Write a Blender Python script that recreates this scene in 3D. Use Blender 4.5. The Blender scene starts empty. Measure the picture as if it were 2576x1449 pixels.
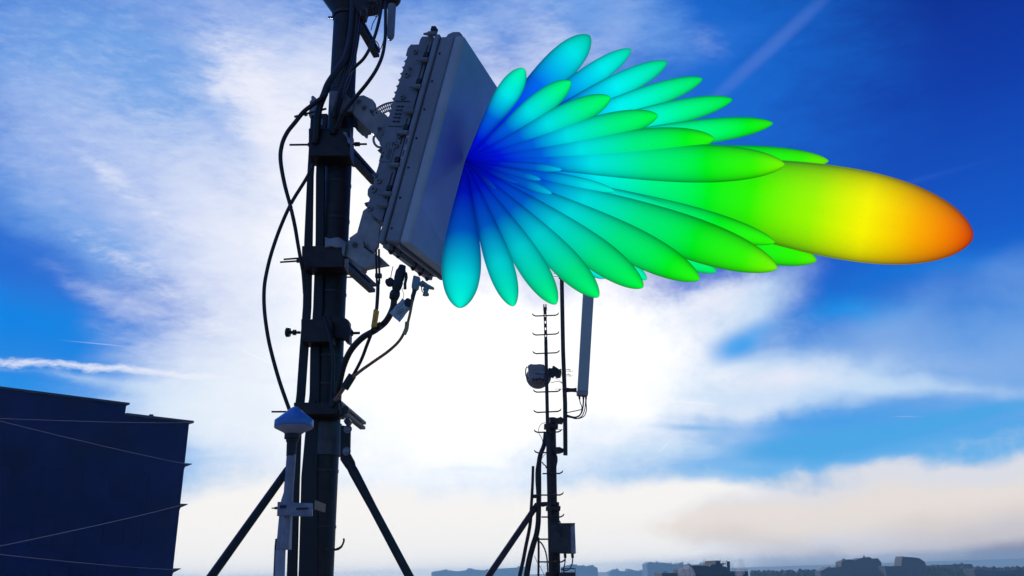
import bpy, bmesh, math, random
from mathutils import Vector, Matrix
from mathutils.geometry import tessellate_polygon
random.seed(7)
S = bpy.context.scene
COL = S.collection
rad = math.radians

# ------------------------------------------------------------------ camera
CZ = 31.6                       # eye height: 1.6 m over the roof deck (30 m up)
FPX = 1970.0                    # focal length for a 2576 px wide picture
PITCH, ROLL = rad(19.95), rad(1.85)
F = Vector((0, math.cos(PITCH), math.sin(PITCH)))
_U0 = Vector((0, -math.sin(PITCH), math.cos(PITCH)))
_R0 = Vector((1, 0, 0))
R = math.cos(ROLL)*_R0 - math.sin(ROLL)*_U0
U = math.sin(ROLL)*_R0 + math.cos(ROLL)*_U0
CAMP = Vector((0, 0, CZ))
cam = bpy.data.cameras.new('camera')
cam.sensor_width = 36.0
cam.lens = FPX/2576*36.0
cam.clip_start = 0.05
cam.clip_end = 20000
camo = bpy.data.objects.new('camera', cam)
COL.objects.link(camo)
mw = Matrix((( R.x, U.x, -F.x, 0), (R.y, U.y, -F.y, 0), (R.z, U.z, -F.z, CZ), (0, 0, 0, 1)))
camo.matrix_world = mw
S.camera = camo

def ray(x, y):
    return F + R*((x-1288)/FPX) - U*((y-724.5)/FPX)
def P(x, y, Y):                 # point seen at (x, y) standing Y metres ahead
    d = ray(x, y)
    return CAMP + d*(Y/d.y)
def PZ(x, y, z):                # ... standing at height z
    d = ray(x, y)
    return CAMP + d*((z-CZ)/d.z)
def PP(x, y, p0, n):            # ... standing on the plane p0, n
    d = ray(x, y)
    return CAMP + d*((p0-CAMP).dot(n)/d.dot(n))
def mpx(p):                     # metres per picture px at p
    return (p-CAMP).dot(F)/FPX

# ------------------------------------------------------------------ light
SUN_DIR = ray(858, 492).normalized()
SUN_EL = math.asin(SUN_DIR.z)
SUN_AZ = math.atan2(SUN_DIR.x, SUN_DIR.y)
sl = bpy.data.lights.new('sun', 'SUN')
sl.energy = 3.0
sl.angle = rad(0.5)
sl.color = (1.0, 0.93, 0.82)
so = bpy.data.objects.new('sun', sl)
COL.objects.link(so)
so.rotation_euler = (-SUN_DIR).to_track_quat('-Z', 'Y').to_euler()
so.location = (0, 0, 60)

S.view_settings.view_transform = 'Standard'
S.view_settings.look = 'None'
S.view_settings.exposure = 0.0
S.view_settings.gamma = 1.0

def s2l(c):
    return tuple((v/255/12.92 if v/255 <= 0.04045 else ((v/255+0.055)/1.055)**2.4) for v in c)

# ------------------------------------------------------------------ world
W = bpy.data.worlds.new('World')
S.world = W
W.use_nodes = True
nt = W.node_tree
nt.nodes.clear()
L = nt.links
def N(t, **k):
    n = nt.nodes.new(t)
    for a, b in k.items():
        setattr(n, a, b)
    return n
def setin(n, i, v):
    if hasattr(v, 'is_output'):
        L.new(v, n.inputs[i])
    elif v is not None:
        n.inputs[i].default_value = v
def MA(op, a, b=None, c=None, clamp=False):
    n = N('ShaderNodeMath', operation=op, use_clamp=clamp)
    setin(n, 0, a); setin(n, 1, b); setin(n, 2, c)
    return n.outputs[0]
def MR(v, a, b, c=0.0, d=1.0, it='SMOOTHSTEP'):
    n = N('ShaderNodeMapRange', interpolation_type=it)
    for i, q in enumerate((v, a, b, c, d)):
        setin(n, i, q)
    return n.outputs[0]
def MIXC(f, a, b):
    n = N('ShaderNodeMix', data_type='RGBA')
    setin(n, 0, f); setin(n, 6, a); setin(n, 7, b)
    return n.outputs[2]
def RGB(c):
    return (*s2l(c), 1.0)

tc = N('ShaderNodeTexCoord')
sep = N('ShaderNodeSeparateXYZ')
L.new(tc.outputs['Generated'], sep.inputs[0])
dx, dy, dz = sep.outputs
# stereographic sky coordinates, centred on the horizon due +Y
den = MA('MAXIMUM', MA('ADD', dy, 1.0), 0.02)
sx = MA('DIVIDE', dx, den)
sz = MA('DIVIDE', dz, den)
cmb = N('ShaderNodeCombineXYZ')
L.new(sx, cmb.inputs[0]); L.new(sz, cmb.inputs[1])
ST = cmb.outputs[0]
def st(x, y):
    d = ray(x, y).normalized()
    return Vector((d.x/(1+d.y), d.z/(1+d.y)))
def noise(vec, scale, detail=6, rough=.55, sc=(1, 1, 1), rot=0, loc=(0, 0, 0), color=False, dist=0):
    m = N('ShaderNodeMapping')
    m.inputs['Scale'].default_value = sc
    m.inputs['Rotation'].default_value = (0, 0, rot)
    m.inputs['Location'].default_value = loc
    L.new(vec, m.inputs[0])
    n = N('ShaderNodeTexNoise')
    n.inputs['Scale'].default_value = scale
    n.inputs['Detail'].default_value = detail
    n.inputs['Roughness'].default_value = rough
    n.inputs['Distortion'].default_value = dist
    L.new(m.outputs[0], n.inputs['Vector'])
    return n.outputs['Color' if color else 'Fac']
def warp(vec, scale, amt, detail=4):
    nn = noise(vec, scale, detail, color=True)
    s = N('ShaderNodeVectorMath', operation='SUBTRACT')
    L.new(nn, s.inputs[0]); s.inputs[1].default_value = (.5, .5, .5)
    k = N('ShaderNodeVectorMath', operation='SCALE')
    L.new(s.outputs[0], k.inputs[0]); k.inputs['Scale'].default_value = amt
    a = N('ShaderNodeVectorMath', operation='ADD')
    L.new(vec, a.inputs[0]); L.new(k.outputs[0], a.inputs[1])
    f = N('ShaderNodeVectorMath', operation='MULTIPLY')
    L.new(a.outputs[0], f.inputs[0]); f.inputs[1].default_value = (1, 1, 0)
    return f.outputs[0]
WP = warp(ST, 5.0, 0.10)
WP2 = warp(ST, 14.0, 0.016, 3)
def blob(vec, x, y, a, b, ang, wt=1.0, inner=0.0):
    c = st(x, y)
    k = (st(x+20, y)-st(x-20, y)).length/40
    m = N('ShaderNodeMapping', vector_type='TEXTURE')
    m.inputs['Location'].default_value = (c.x, c.y, 0)
    m.inputs['Rotation'].default_value = (0, 0, rad(-ang))     # ang: degrees clockwise, as one sees it
    m.inputs['Scale'].default_value = (a*k, b*k, 1)
    L.new(vec, m.inputs[0])
    g = N('ShaderNodeTexGradient', gradient_type='SPHERICAL')
    L.new(m.outputs[0], g.inputs[0])
    return g.outputs['Fac'], wt
def blobs(vec, lst):
    o = None
    for q in lst:
        b, wt = blob(vec, *q)
        o = MA('MULTIPLY', b, wt*1.08) if o is None else MA('MULTIPLY_ADD', b, wt*1.08, o)
    return o
def ramp(v, stops):
    n = N('ShaderNodeValToRGB')
    L.new(v, n.inputs[0])
    e = n.color_ramp.elements
    while len(e) < len(stops):
        e.new(0.5)
    for i, (p, c) in enumerate(stops):
        e[i].position = p
        e[i].color = RGB(c)
    return n.outputs[0]
# clear sky colour by height (dz = sin elevation), left half and right half
lef = ramp(dz, [(0.0, (150, 180, 215)), (.10, (70, 165, 232)), (.2, (0, 138, 228)), (.33, (6, 102, 208)), (.5, (50, 112, 208)), (.75, (60, 110, 210)), (1, (60, 110, 215))])
rig = ramp(dz, [(0.0, (150, 150, 170)), (.10, (95, 175, 234)), (.2, (18, 138, 226)), (.34, (2, 86, 200)), (.48, (0, 56, 168)), (.66, (0, 26, 122)), (1, (40, 90, 190))])
base = MIXC(MR(sx, -.12, .16), lef, rig)
sky = N('ShaderNodeTexSky', sky_type='NISHITA')
sky.sun_disc = False
sky.sun_elevation = SUN_EL
sky.sun_rotation = SUN_AZ
sky.air_density = 1.0
skm = N('ShaderNodeVectorMath', operation='SCALE')
L.new(sky.outputs[0], skm.inputs[0]); skm.inputs['Scale'].default_value = 0.002
ad = N('ShaderNodeVectorMath', operation='ADD')
L.new(base, ad.inputs[0]); L.new(skm.outputs[0], ad.inputs[1])
col = ad.outputs[0]
LAYERS = []
def layer(color, vec, lst, nz=None, amp=1.0, lo=.0, hi=1.0, opac=1.0):
    """colour over the sky where the blobs, frayed by the noise, are dense"""
    global col
    b = blobs(vec, lst)
    if nz is not None:
        t = MA('MULTIPLY', MA('SUBTRACT', nz, .5), amp)
        g = MR(b, 0.0, .35)
        b = MA('ADD', b, MA('MULTIPLY', t, g))
    f = MR(b, lo, hi, 0.0, opac)
    col = MIXC(f, col, RGB(color) if len(color) == 3 else color)
def mixn(a, b, k):
    return MA('ADD', MA('MULTIPLY', a, 1-k), MA('MULTIPLY', b, k))
WP3 = warp(ST, 26.0, 0.012, 5)
fine = noise(WP3, 46.0, 5, .68, sc=(1.0, 3.2, 1), rot=rad(44))
finer = noise(WP3, 90.0, 4, .7, sc=(1.0, 2.4, 1), rot=rad(36), loc=(4, 4, 0))
cir = mixn(noise(WP, 8.0, 5, .66, sc=(1.0, 3.0, 1), rot=rad(50)), fine, .42)         # cirrus streaks, upper left
cir2 = mixn(noise(WP2, 18.0, 4, .68, sc=(1.0, 3.6, 1), rot=rad(46), loc=(3, 1, 0)), finer, .35)
cir3 = mixn(fine, finer, .4)
hor = noise(WP2, 8.0, 7, .66, sc=(.8, 3.0, 1), loc=(7, 2, 0))
puf = noise(WP2, 10.0, 7, .66, sc=(1.0, 1.25, 1), loc=(2, 5, 0))
# clear azure near the sun's side of the picture
layer((24, 112, 218), WP, [(1600, 140, 800, 520, 25, 1.0)], cir, .9, .0, .9, .85)
layer((8, 132, 228), WP, [(60, 780, 520, 130, 12, 1.0), (2380, 700, 420, 100, 5, .5)], cir2, .7, .1, 1.0, .85)
# pale veil, then brighter wisps
layer((118, 168, 233), WP, [(60, 260, 800, 430, 40, .72), (560, 240, 720, 520, 50, 1.0), (1150, 60, 560, 260, 0, .75), (300, 620, 560, 150, 28, .6), (1500, 40, 330, 230, 50, .5), (1700, 60, 260, 90, 20, .25)], cir, 1.3, .02, 1.05, .9)
layer((172, 192, 240), WP2, [(160, 280, 680, 380, 40, .5), (600, 60, 600, 280, 40, .75), (420, 560, 620, 240, 35, .8), (1250, 60, 500, 200, 0, .5), (1780, 105, 110, 70, 30, .42), (1560, 90, 120, 120, 60, .45)], cir2, 1.4, .08, 1.05, .75)
layer((142, 180, 233), WP2, [(2400, 930, 700, 190, 6, 1.0), (2300, 790, 460, 130, -20, .45), (2600, 760, 200, 220, 0, .5)], puf, .8, .0, 1.1, .85)
layer((222, 229, 250), WP, [(770, 400, 560, 400, 48, 1.0), (1000, 330, 520, 420, 20, .7), (500, 560, 560, 190, 36, .8), (250, 720, 300, 50, 22, .3), (1420, 110, 240, 110, 60, .5), (740, 880, 560, 320, 10, 1.0), (1280, 180, 380, 180, 20, .5)], cir, 1.5, .08, 1.1, .9)
layer((243, 243, 253), WP2, [(800, 420, 440, 340, 50, .7), (300, 650, 210, 60, 25, .55), (380, 530, 300, 60, 40, .45), (640, 220, 340, 120, 55, .5), (520, 800, 300, 70, 18, .5), (700, 640, 340, 140, 30, .55), (250, 420, 130, 40, 45, .35)], cir2, 2.2, .12, 1.05, .78)
layer((196, 214, 246), WP2, [(380, 380, 760, 460, 42, .62)], cir3, 2.0, .2, 1.0, .4)
layer((92, 148, 232), WP2, [(740, 760, 300, 40, 30, .45), (560, 330, 220, 60, 40, .4), (1000, 70, 240, 60, 20, .45), (170, 480, 260, 50, 40, .35)], cir, 2.2, .15, 1.0, .6)
# right-hand bank of cloud below the lobes
layer((200, 224, 248), WP2, [(1720, 900, 420, 250, -8, .95), (1880, 740, 290, 100, -15, .65), (2080, 950, 400, 95, 2, .9), (2400, 985, 380, 44, 9, .55), (1850, 1010, 460, 80, 4, .65), (800, 1010, 700, 150, 3, .85), (540, 1050, 330, 110, 3, .75), (180, 945, 560, 26, 5, .45)], puf, 1.4, .05, 1.05, .95)
layer((236, 237, 251), WP2, [(1990, 955, 230, 75, 0, .85), (1800, 1035, 360, 44, 3, .6), (1700, 850, 280, 210, -20, .75), (1830, 735, 190, 65, -20, .5)], puf, 1.8, .1, 1.05, .9)
# whiteness round the sun
layer((234, 242, 252), WP2, [(1080, 1080, 1100, 360, 0, 1.2), (800, 760, 620, 520, 0, .6)], hor, 1.0, .1, 1.1, .93)
layer((248, 250, 255), WP2, [(1120, 840, 1060, 760, 0, 1.0), (950, 460, 460, 460, 0, .4)], puf, 1.3, .2, 1.3, .88)
layer((1.12, 1.11, 1.10, 1), WP2, [(1180, 860, 860, 600, 0, 1.0), (1300, 1000, 700, 380, 0, .45), (900, 540, 300, 360, 0, .6), (1580, 860, 260, 240, 0, .4)], puf, 1.2, .28, 1.3)
# patches of clear blue between layers
layer((26, 156, 238), WP2, [(1860, 862, 140, 70, -10, .95), (2140, 790, 330, 90, 5, .6)], puf, 1.4, .2, .95, .85)
layer((74, 166, 230), WP2, [(2060, 1120, 360, 54, -2, 1.0), (2400, 1056, 360, 40, -8, 1.0), (1740, 1078, 240, 22, 2, .38)], hor, 1.0, .12, .8, .88)
layer((208, 234, 250), WP2, [(1180, 1185, 360, 26, -2, .6), (1600, 1140, 420, 44, 2, .6), (560, 1150, 200, 26, 0, .4)], hor, 1.0, .2, .9, .7)
# cloud bank over the skyline: white in the middle, warm grey to the right
layer((251, 248, 245), WP2, [(1180, 1390, 1050, 200, 0, 1.2), (620, 1300, 520, 170, 0, 1.0), (1700, 1280, 480, 130, 0, .95)], puf, 1.2, .12, .8)
layer((226, 226, 232), WP2, [(2150, 1290, 640, 140, -3, 1.2), (2560, 1230, 460, 150, -7, 1.2), (2480, 1350, 620, 170, 0, .8), (2010, 1185, 150, 50, 0, .45), (2190, 1178, 160, 50, 0, .45), (2480, 1110, 300, 44, -8, .4)], puf, 2.0, .1, .85, .96)
layer((238, 226, 216), WP2, [(2150, 1290, 600, 100, -3, .9), (2500, 1260, 380, 80, -3, .8), (1750, 1320, 420, 60, 0, .6)], puf, 2.2, .1, 1.0, .8)
layer((204, 192, 190), WP2, [(2520, 1340, 700, 120, -4, .9), (1930, 1370, 420, 70, 10, .45)], puf, 1.1, .05, 1.2, .75)
layer((122, 112, 124), WP2, [(2400, 1440, 900, 80, -2, 1.1), (2560, 1395, 420, 80, 0, .5)], puf, .8, .05, 1.1, .85)
# old contrails, then a streak of glare
layer((236, 240, 252), WP3, [(-20, 907, 520, 13, 3.6, .75), (300, 927, 620, 13, 3.8, .8), (560, 944, 460, 14, 4.0, .6), (60, 925, 420, 18, 3, .25)], finer, 2.0, .05, 1.2, .8)
layer((250, 250, 255), ST, [(668, 908, 110, 2.4, 25, 1.0), (1720, 1012, 130, 2.4, 7, .8), (2280, 1048, 60, 2.0, 5, .35), (1672, 1123, 26, 2.0, -45, .8), (250, 865, 130, 3, 4, .4)], None, 1, 0, .9, .7)
layer((90, 130, 215), ST, [(1930, 128, 320, 28, -37, 1.1), (2250, 470, 420, 14, -9, .35)], None, 1, 0, 1.0, .42)  # upper-right sun-glare ray painted into the sky as a faint streak
# unseen broken cloud, added behind the camera to brighten surfaces facing it
back = MR(dy, .15, -.75, 0.0, 1.0)
bn = MR(noise(tc.outputs['Generated'], 2.2, 6, .55), .5, .7)
up = MR(dz, -.02, .1)
col = MIXC(MA('MULTIPLY', MA('MULTIPLY', back, bn), up), col, RGB((188, 192, 205)))
bg = N('ShaderNodeBackground')
L.new(col, bg.inputs[0])
bg.inputs[1].default_value = 1.0
wo = N('ShaderNodeOutputWorld')
L.new(bg.outputs[0], wo.inputs[0])

W.cycles.sampling_method = 'MANUAL'
W.cycles.sample_map_resolution = 256

# ------------------------------------------------------------------ materials
MAT = {}
def mat(name, color, rough=.5, metal=0.0, nscale=30, namp=.35, bump=.0, bscale=200, coat=0, stain=None):
    m = bpy.data.materials.new(name)
    m.use_nodes = True
    t = m.node_tree
    b = t.nodes['Principled BSDF']
    c = t.nodes.new('ShaderNodeTexCoord')
    n = t.nodes.new('ShaderNodeTexNoise')
    n.inputs['Scale'].default_value = nscale
    n.inputs['Detail'].default_value = 6
    t.links.new(c.outputs['Object'], n.inputs['Vector'])
    r = t.nodes.new('ShaderNodeValToRGB')
    r.color_ramp.elements[0].position = .3
    r.color_ramp.elements[1].position = .7
    st_ = stain or tuple(v*(1-namp) for v in color)
    r.color_ramp.elements[0].color = (*st_, 1)
    r.color_ramp.elements[1].color = (*[min(1, v*(1+namp*.6)) for v in color], 1)
    t.links.new(n.outputs['Fac'], r.inputs[0])
    t.links.new(r.outputs[0], b.inputs['Base Color'])
    b.inputs['Roughness'].default_value = rough
    b.inputs['Metallic'].default_value = metal
    if coat:
        b.inputs['Coat Weight'].default_value = coat
    if bump:
        n2 = t.nodes.new('ShaderNodeTexNoise')
        n2.inputs['Scale'].default_value = bscale
        n2.inputs['Detail'].default_value = 4
        t.links.new(c.outputs['Object'], n2.inputs['Vector'])
        bp = t.nodes.new('ShaderNodeBump')
        bp.inputs['Strength'].default_value = bump
        bp.inputs['Distance'].default_value = .002
        t.links.new(n2.outputs['Fac'], bp.inputs['Height'])
        t.links.new(bp.outputs[0], b.inputs['Normal'])
    MAT[name] = m
    return m
M_STEEL = mat('dark_steel', (.019, .0105, .008), .5, .15, 22, .7, .6, 260)
M_ROD = mat('threaded_steel', (.05, .04, .042), .45, .5, 60, .4)
M_RUBBER = mat('black_rubber', (.008, .0055, .005), .5, 0, 40, .3)
M_BUNDLE = mat('cable_sheath', (.008, .0055, .005), .55, 0, 30, .3)
M_RADOME = mat('radome_plastic', (.38, .41, .43), .42, 0, 3.5, .26, .12, 700)
M_HOUSE = mat('housing_paint', (.20, .215, .24), .45, 0, 6, .14, .15, 500)
M_UNIT = mat('cast_aluminium', (.17, .17, .185), .5, .1, 9, .22, .3, 260)
M_DARKGAP = mat('gap_black', (.02, .02, .025), .7)  # even near-black for gaps, seams, holes and small dark parts
M_BRK = mat('bracket_zinc', (.26, .25, .235), .45, .3, 14, .3, .3, 200)
M_BRKD = mat('worn_collar', (.07, .06, .065), .5, .2, 20, .4, .3, 200)
M_BLUE = mat('dome_paint', (.05, .17, .46), .35, 0, 8, .12, .1, 500, coat=.3)
M_WHITEP = mat('aged_plastic', (.30, .30, .35), .45, 0, 14, .25, .2, 300)
M_PIPE = mat('galvanised_pipe', (.24, .21, .25), .4, .4, 20, .35, .2, 300)
M_PAPER = mat('tag_paper', (.42, .40, .44), .8, 0, 35, .4, .2, 90)
M_YELL = mat('yellow_sleeve', (.85, .36, .02), .45, 0, 60, .3)
M_BROWN = mat('brown_sheath', (.28, .11, .05), .5, 0, 30, .3)
M_FAR = mat('far_steel', (.044, .026, .021), .55, .2, 12, .4)
M_FARBUN = mat('far_sheath', (.02, .014, .013), .55, 0, 12, .3)
M_SECT = mat('sector_radome', (.36, .38, .34), .5, 0, 3, .1)
M_DISH = mat('dish_paint', (.28, .22, .21), .5, 0, 6, .2)
M_BOX = mat('cabinet_paint', (.03, .022, .022), .5, 0, 10, .3)
M_BOXL = mat('cabinet_fin', (.26, .24, .27), .5, 0, 10, .3)
M_INK = mat('label_ink', (.02, .02, .03), .6)
M_DECK = mat('deck_gravel', (.20, .19, .18), .9, 0, 8, .35, .6, 60)
M_GROUND = mat('ground', (.08, .085, .08), .95, 0, .02, .4)
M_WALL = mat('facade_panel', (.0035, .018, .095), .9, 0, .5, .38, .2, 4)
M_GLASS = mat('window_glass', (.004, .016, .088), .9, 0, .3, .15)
M_TRIM = mat('coping_metal', (.07, .07, .09), .5, .3, 1, .2)
M_WIRE = mat('steel_wire', (.008, .045, .15), .95, 0, 5, .2)
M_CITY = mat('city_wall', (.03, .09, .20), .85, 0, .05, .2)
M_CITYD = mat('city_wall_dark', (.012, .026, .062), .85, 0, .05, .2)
M_CROOF = mat('city_roof', (.12, .11, .11), .85, 0, .05, .2)

# ------------------------------------------------------------------ mesh helpers
class MB:
    def __init__(s):
        s.bm = bmesh.new()
        s.smooth = []
    def poly(s, pts, vec):
        """prism: outline pts (3-D, roughly flat) pushed along vec"""
        a = [s.bm.verts.new(p) for p in pts]
        b = [s.bm.verts.new(p+vec) for p in pts]
        n = len(pts)
        for tri in tessellate_polygon([pts]):
            try:
                s.bm.faces.new([a[i] for i in tri]); s.bm.faces.new([b[i] for i in tri[::-1]])
            except ValueError:
                pass
        for i in range(n):
            s.bm.faces.new((a[i], b[i], b[(i+1) % n], a[(i+1) % n]))
        return s
    def box(s, o, ax, ay, az):
        """box from corner o along three edge vectors"""
        v = [s.bm.verts.new(o+ax*i+ay*j+az*k) for k in (0, 1) for j in (0, 1) for i in (0, 1)]
        for f in ((0, 2, 3, 1), (4, 5, 7, 6), (0, 1, 5, 4), (2, 6, 7, 3), (0, 4, 6, 2), (1, 3, 7, 5)):
            s.bm.faces.new([v[i] for i in f])
        return s
    def cbox(s, c, ax, ay, az):
        return s.box(c-ax/2-ay/2-az/2, ax, ay, az)
    def tube(s, pts, r, n=12, caps=True):
        pts = [Vector(p) for p in pts]
        m = len(pts)
        rr = r if isinstance(r, (list, tuple)) else [r]*m
        ref = None
        rings = []
        for i, p in enumerate(pts):
            t = (pts[min(i+1, m-1)]-pts[max(i-1, 0)])
            t = t.normalized() if t.length > 1e-9 else Vector((0, 0, 1))
            if ref is None:
                ref = Vector((1, 0, 0)) if abs(t.x) < .8 else Vector((0, 1, 0))
            a = (ref-t*ref.dot(t)).normalized()
            b = t.cross(a)
            ref = a
            rings.append([s.bm.verts.new(p+(a*math.cos(2*math.pi*k/n)+b*math.sin(2*math.pi*k/n))*rr[i]) for k in range(n)])
        for i in range(m-1):
            for k in range(n):
                f = s.bm.faces.new((rings[i][k], rings[i][(k+1) % n], rings[i+1][(k+1) % n], rings[i+1][k]))
                f.smooth = n > 6
        if caps:
            s.bm.faces.new(rings[0][::-1]); s.bm.faces.new(rings[-1])
        return s
    def cyl(s, a, b, r, n=20, r2=None):
        return s.tube([a, b], [r, r if r2 is None else r2], n)
    def lathe(s, base, axis, prof, n=32):
        """prof: (distance along axis, radius)"""
        axis = axis.normalized()
        x = axis.orthogonal().normalized(); y = axis.cross(x)
        rings = []
        for h, r in prof:
            c = base+axis*h
            rings.append([s.bm.verts.new(c+(x*math.cos(2*math.pi*k/n)+y*math.sin(2*math.pi*k/n))*max(r, 1e-4)) for k in range(n)])
        for i in range(len(prof)-1):
            for k in range(n):
                f = s.bm.faces.new((rings[i][k], rings[i][(k+1) % n], rings[i+1][(k+1) % n], rings[i+1][k]))
                f.smooth = True
        s.bm.faces.new(rings[0][::-1]); s.bm.faces.new(rings[-1])
        return s
    def build(s, name, m, parent=None, bevel=0, sharp=True):
        bmesh.ops.recalc_face_normals(s.bm, faces=s.bm.faces[:])
        base = parent['_o'] if parent is not None else (0, 0, 0)
        base = Vector(base)
        if base.length:
            for v in s.bm.verts:
                v.co -= base
        me = bpy.data.meshes.new(name)
        s.bm.to_mesh(me); s.bm.free()
        me.materials.append(m)
        o = bpy.data.objects.new(name, me)
        COL.objects.link(o)
        if parent is not None:
            o.parent = parent
            o['_o'] = tuple(base)
        else:
            o['_o'] = (0, 0, 0)
        if sharp:
            me.set_sharp_from_angle(angle=rad(50))
        if bevel:
            b = o.modifiers.new('bevel', 'BEVEL')
            b.width = bevel; b.segments = 2; b.limit_method = 'ANGLE'; b.angle_limit = rad(40)
            b.harden_normals = False
        return o
def tag(o, label=None, cat=None, group=None, kind=None):
    if label: o['label'] = label
    if cat: o['category'] = cat
    if group: o['group'] = group
    if kind: o['kind'] = kind
    return o
def thing(name, label, cat, loc, group=None):
    o = bpy.data.objects.new(name, None)
    o.empty_display_size = .1
    COL.objects.link(o)
    o.location = loc
    o['_o'] = tuple(loc)
    return tag(o, label, cat, group)
def single(mb, name, m, label, cat, base, group=None, bevel=0):
    """a thing that is one mesh, its origin at base"""
    bm = mb.bm
    for v in bm.verts:
        v.co -= base
    o = mb.build(name, m, None, bevel)
    o.location = base
    return tag(o, label, cat, group)
def dup(o, loc, label=None, parent=None):
    c = o.copy(); COL.objects.link(c)
    c.location = loc
    if label: c['label'] = label
    for ch in list(o.children):
        d = ch.copy(); COL.objects.link(d); d.parent = c
    return c
def spline(pts, k=6):
    pts = [Vector(p) for p in pts]
    q = [pts[0]*2-pts[1]]+pts+[pts[-1]*2-pts[-2]]
    out = []
    for i in range(1, len(q)-2):
        a, b, c, d = q[i-1:i+3]
        for j in range(k):
            t = j/k
            out.append(.5*((2*b)+(c-a)*t+(2*a-5*b+4*c-d)*t*t+(3*b-a-3*c+d)*t**3))
    out.append(pts[-1])
    return out

# zoomed-crop coordinates -> 2576-wide picture coordinates
def conv(x0, y0, k):
    return lambda x, y: (x0+x*k, y0+y*k)
Z0 = lambda x, y: (x, y)
Z1 = conv(613.3, 0, .27335)
Z2 = conv(613.3, 357.8, .27335)
Z3 = conv(613.3, 690.0, .27335)
Z4 = conv(485.6, 1022.2, .29456)
Z5 = conv(920.0, 51.1, .18519)
Z6 = conv(894.5, 306.7, .21156)
Z7 = conv(856.1, 575.0, .19842)
Z8 = conv(766.7, 223.6, .11907)
F1 = conv(1213.9, 670.8, .26455)
F2 = conv(1181.9, 1035.0, .28565)
B6 = conv(0, 894.5, .38283)
S7 = conv(1022.2, 1341.7, .32243)
S8 = conv(1597.2, 1341.7, .34723)
def pts3(z, lst, Y):
    out = []
    for i, q in enumerate(lst):
        yy = q[2] if len(q) > 2 else (Y[0]+(Y[1]-Y[0])*i/max(1, len(lst)-1) if isinstance(Y, tuple) else Y)
        out.append(P(*z(q[0], q[1]), yy))
    return out
def cable(name, label, z, lst, Y, wpx, m, cat='cable', group=None, n=12):
    p = spline(pts3(z, lst, Y), 7)
    w = wpx if isinstance(wpx, tuple) else (wpx, wpx)
    r = [(w[0]+(w[1]-w[0])*i/(len(p)-1))*.5*mpx(q) for i, q in enumerate(p)]
    base = min(p, key=lambda v: v.z).copy()
    return single(MB().tube(p, r, n), name, m, label, cat, base, group)
X, YV, ZV = Vector((1, 0, 0)), Vector((0, 1, 0)), Vector((0, 0, 1))

# ------------------------------------------------------------------ setting
mb = MB(); mb.box(Vector((-9000, -3000, -.5)), X*18000, YV*14000, ZV*.5)
tag(mb.build('ground', M_GROUND), kind='structure')
mb = MB(); mb.box(Vector((-7, -6, 29.6)), X*14, YV*22, ZV*.4)
tag(mb.build('roof_deck', M_DECK), kind='structure')
mb = MB(); mb.box(Vector((-6.9, -5.9, 0)), X*13.8, YV*21.8, ZV*29.6)
single(mb, 'rooftop_building', M_WALL, 'dark building whose flat roof carries both antenna masts', 'building', Vector((0, 5, 0)))
DECK = 30.0

# ------------------------------------------------------------------ panel antenna frame
AZ, TILT, PL, PW = rad(19), rad(15), .96, .45
wv = Vector((math.sin(AZ), math.cos(AZ), 0))
n0 = Vector((math.cos(AZ), -math.sin(AZ), 0))
uv = (math.cos(TILT)*ZV+math.sin(TILT)*n0)
nv = (math.cos(TILT)*n0-math.sin(TILT)*ZV)
A0 = P(1029, 614, 2.85)
def AP(w, u, s):               # antenna frame: across, up, back from the face
    return A0+wv*w+uv*u-nv*s

# near mast axis
YM = 3.27
mtop = P(892.7-33, -260, YM)
mref = P(850.5, 440, YM)
MX, MY = mref.x, mref.y
def mast_px(y):                # point on the mast axis seen at picture row y
    lo, hi = -2.0, 6.0
    for _ in range(50):
        mid = (lo+hi)/2
        v = Vector((MX, MY, CZ+mid))-CAMP
        py = 724.5-FPX*v.dot(U)/v.dot(F)
        if py > y: lo = mid
        else: hi = mid
    return Vector((MX, MY, CZ+lo))
rp = 33*mpx(mref)

mast = thing('antenna_mast', 'tall black steel mast in the foreground, its shaft in front of the glare', 'mast', Vector((MX, MY, DECK)))
MB().cyl(Vector((MX, MY, DECK)), mast_px(-160), rp, 40).build('pole', M_STEEL, mast)
MB().lathe(Vector((MX, MY, DECK)), ZV, [(0, rp*2.6), (.02, rp*2.6), (.02, rp*1.3), (.08, rp*1.1)], 32).build('base_flange', M_STEEL, mast)
# sleeve between the brace plates
a, b = mast_px(1068), mast_px(1148)
MB().cyl(b, a, rp*1.12, 40).build('sleeve', M_BRKD, mast)
# flared head with flange
a = mast_px(48)
MB().lathe(a, ZV, [(0, rp*1.03), (.05, rp*1.25), (.10, rp*1.75), (.16, rp*2.35), (.18, rp*2.35), (.19, rp*1.2)], 36).build('head_flange', M_STEEL, mast)
for y_ in (236, 470, 560, 745, 905, 975, 1190, 1330):
    a = mast_px(y_)
    MB().lathe(a, ZV, [(0, rp*1.01), (.001, rp*1.035), (.011, rp*1.035), (.012, rp*1.01)], 32).build('strap_band', M_ROD, mast)
# hose clamp under the head
a = mast_px(42)
mb = MB(); mb.lathe(a-ZV*.015, ZV, [(0, rp*1.1), (.012, rp*1.14), (.02, rp*1.1)], 32)
mb.cyl(P(*Z1(778, 158), YM-.05), P(*Z1(830, 158), YM-.05), .005, 10)
mb.build('band_clamp', M_ROD, mast)

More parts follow.
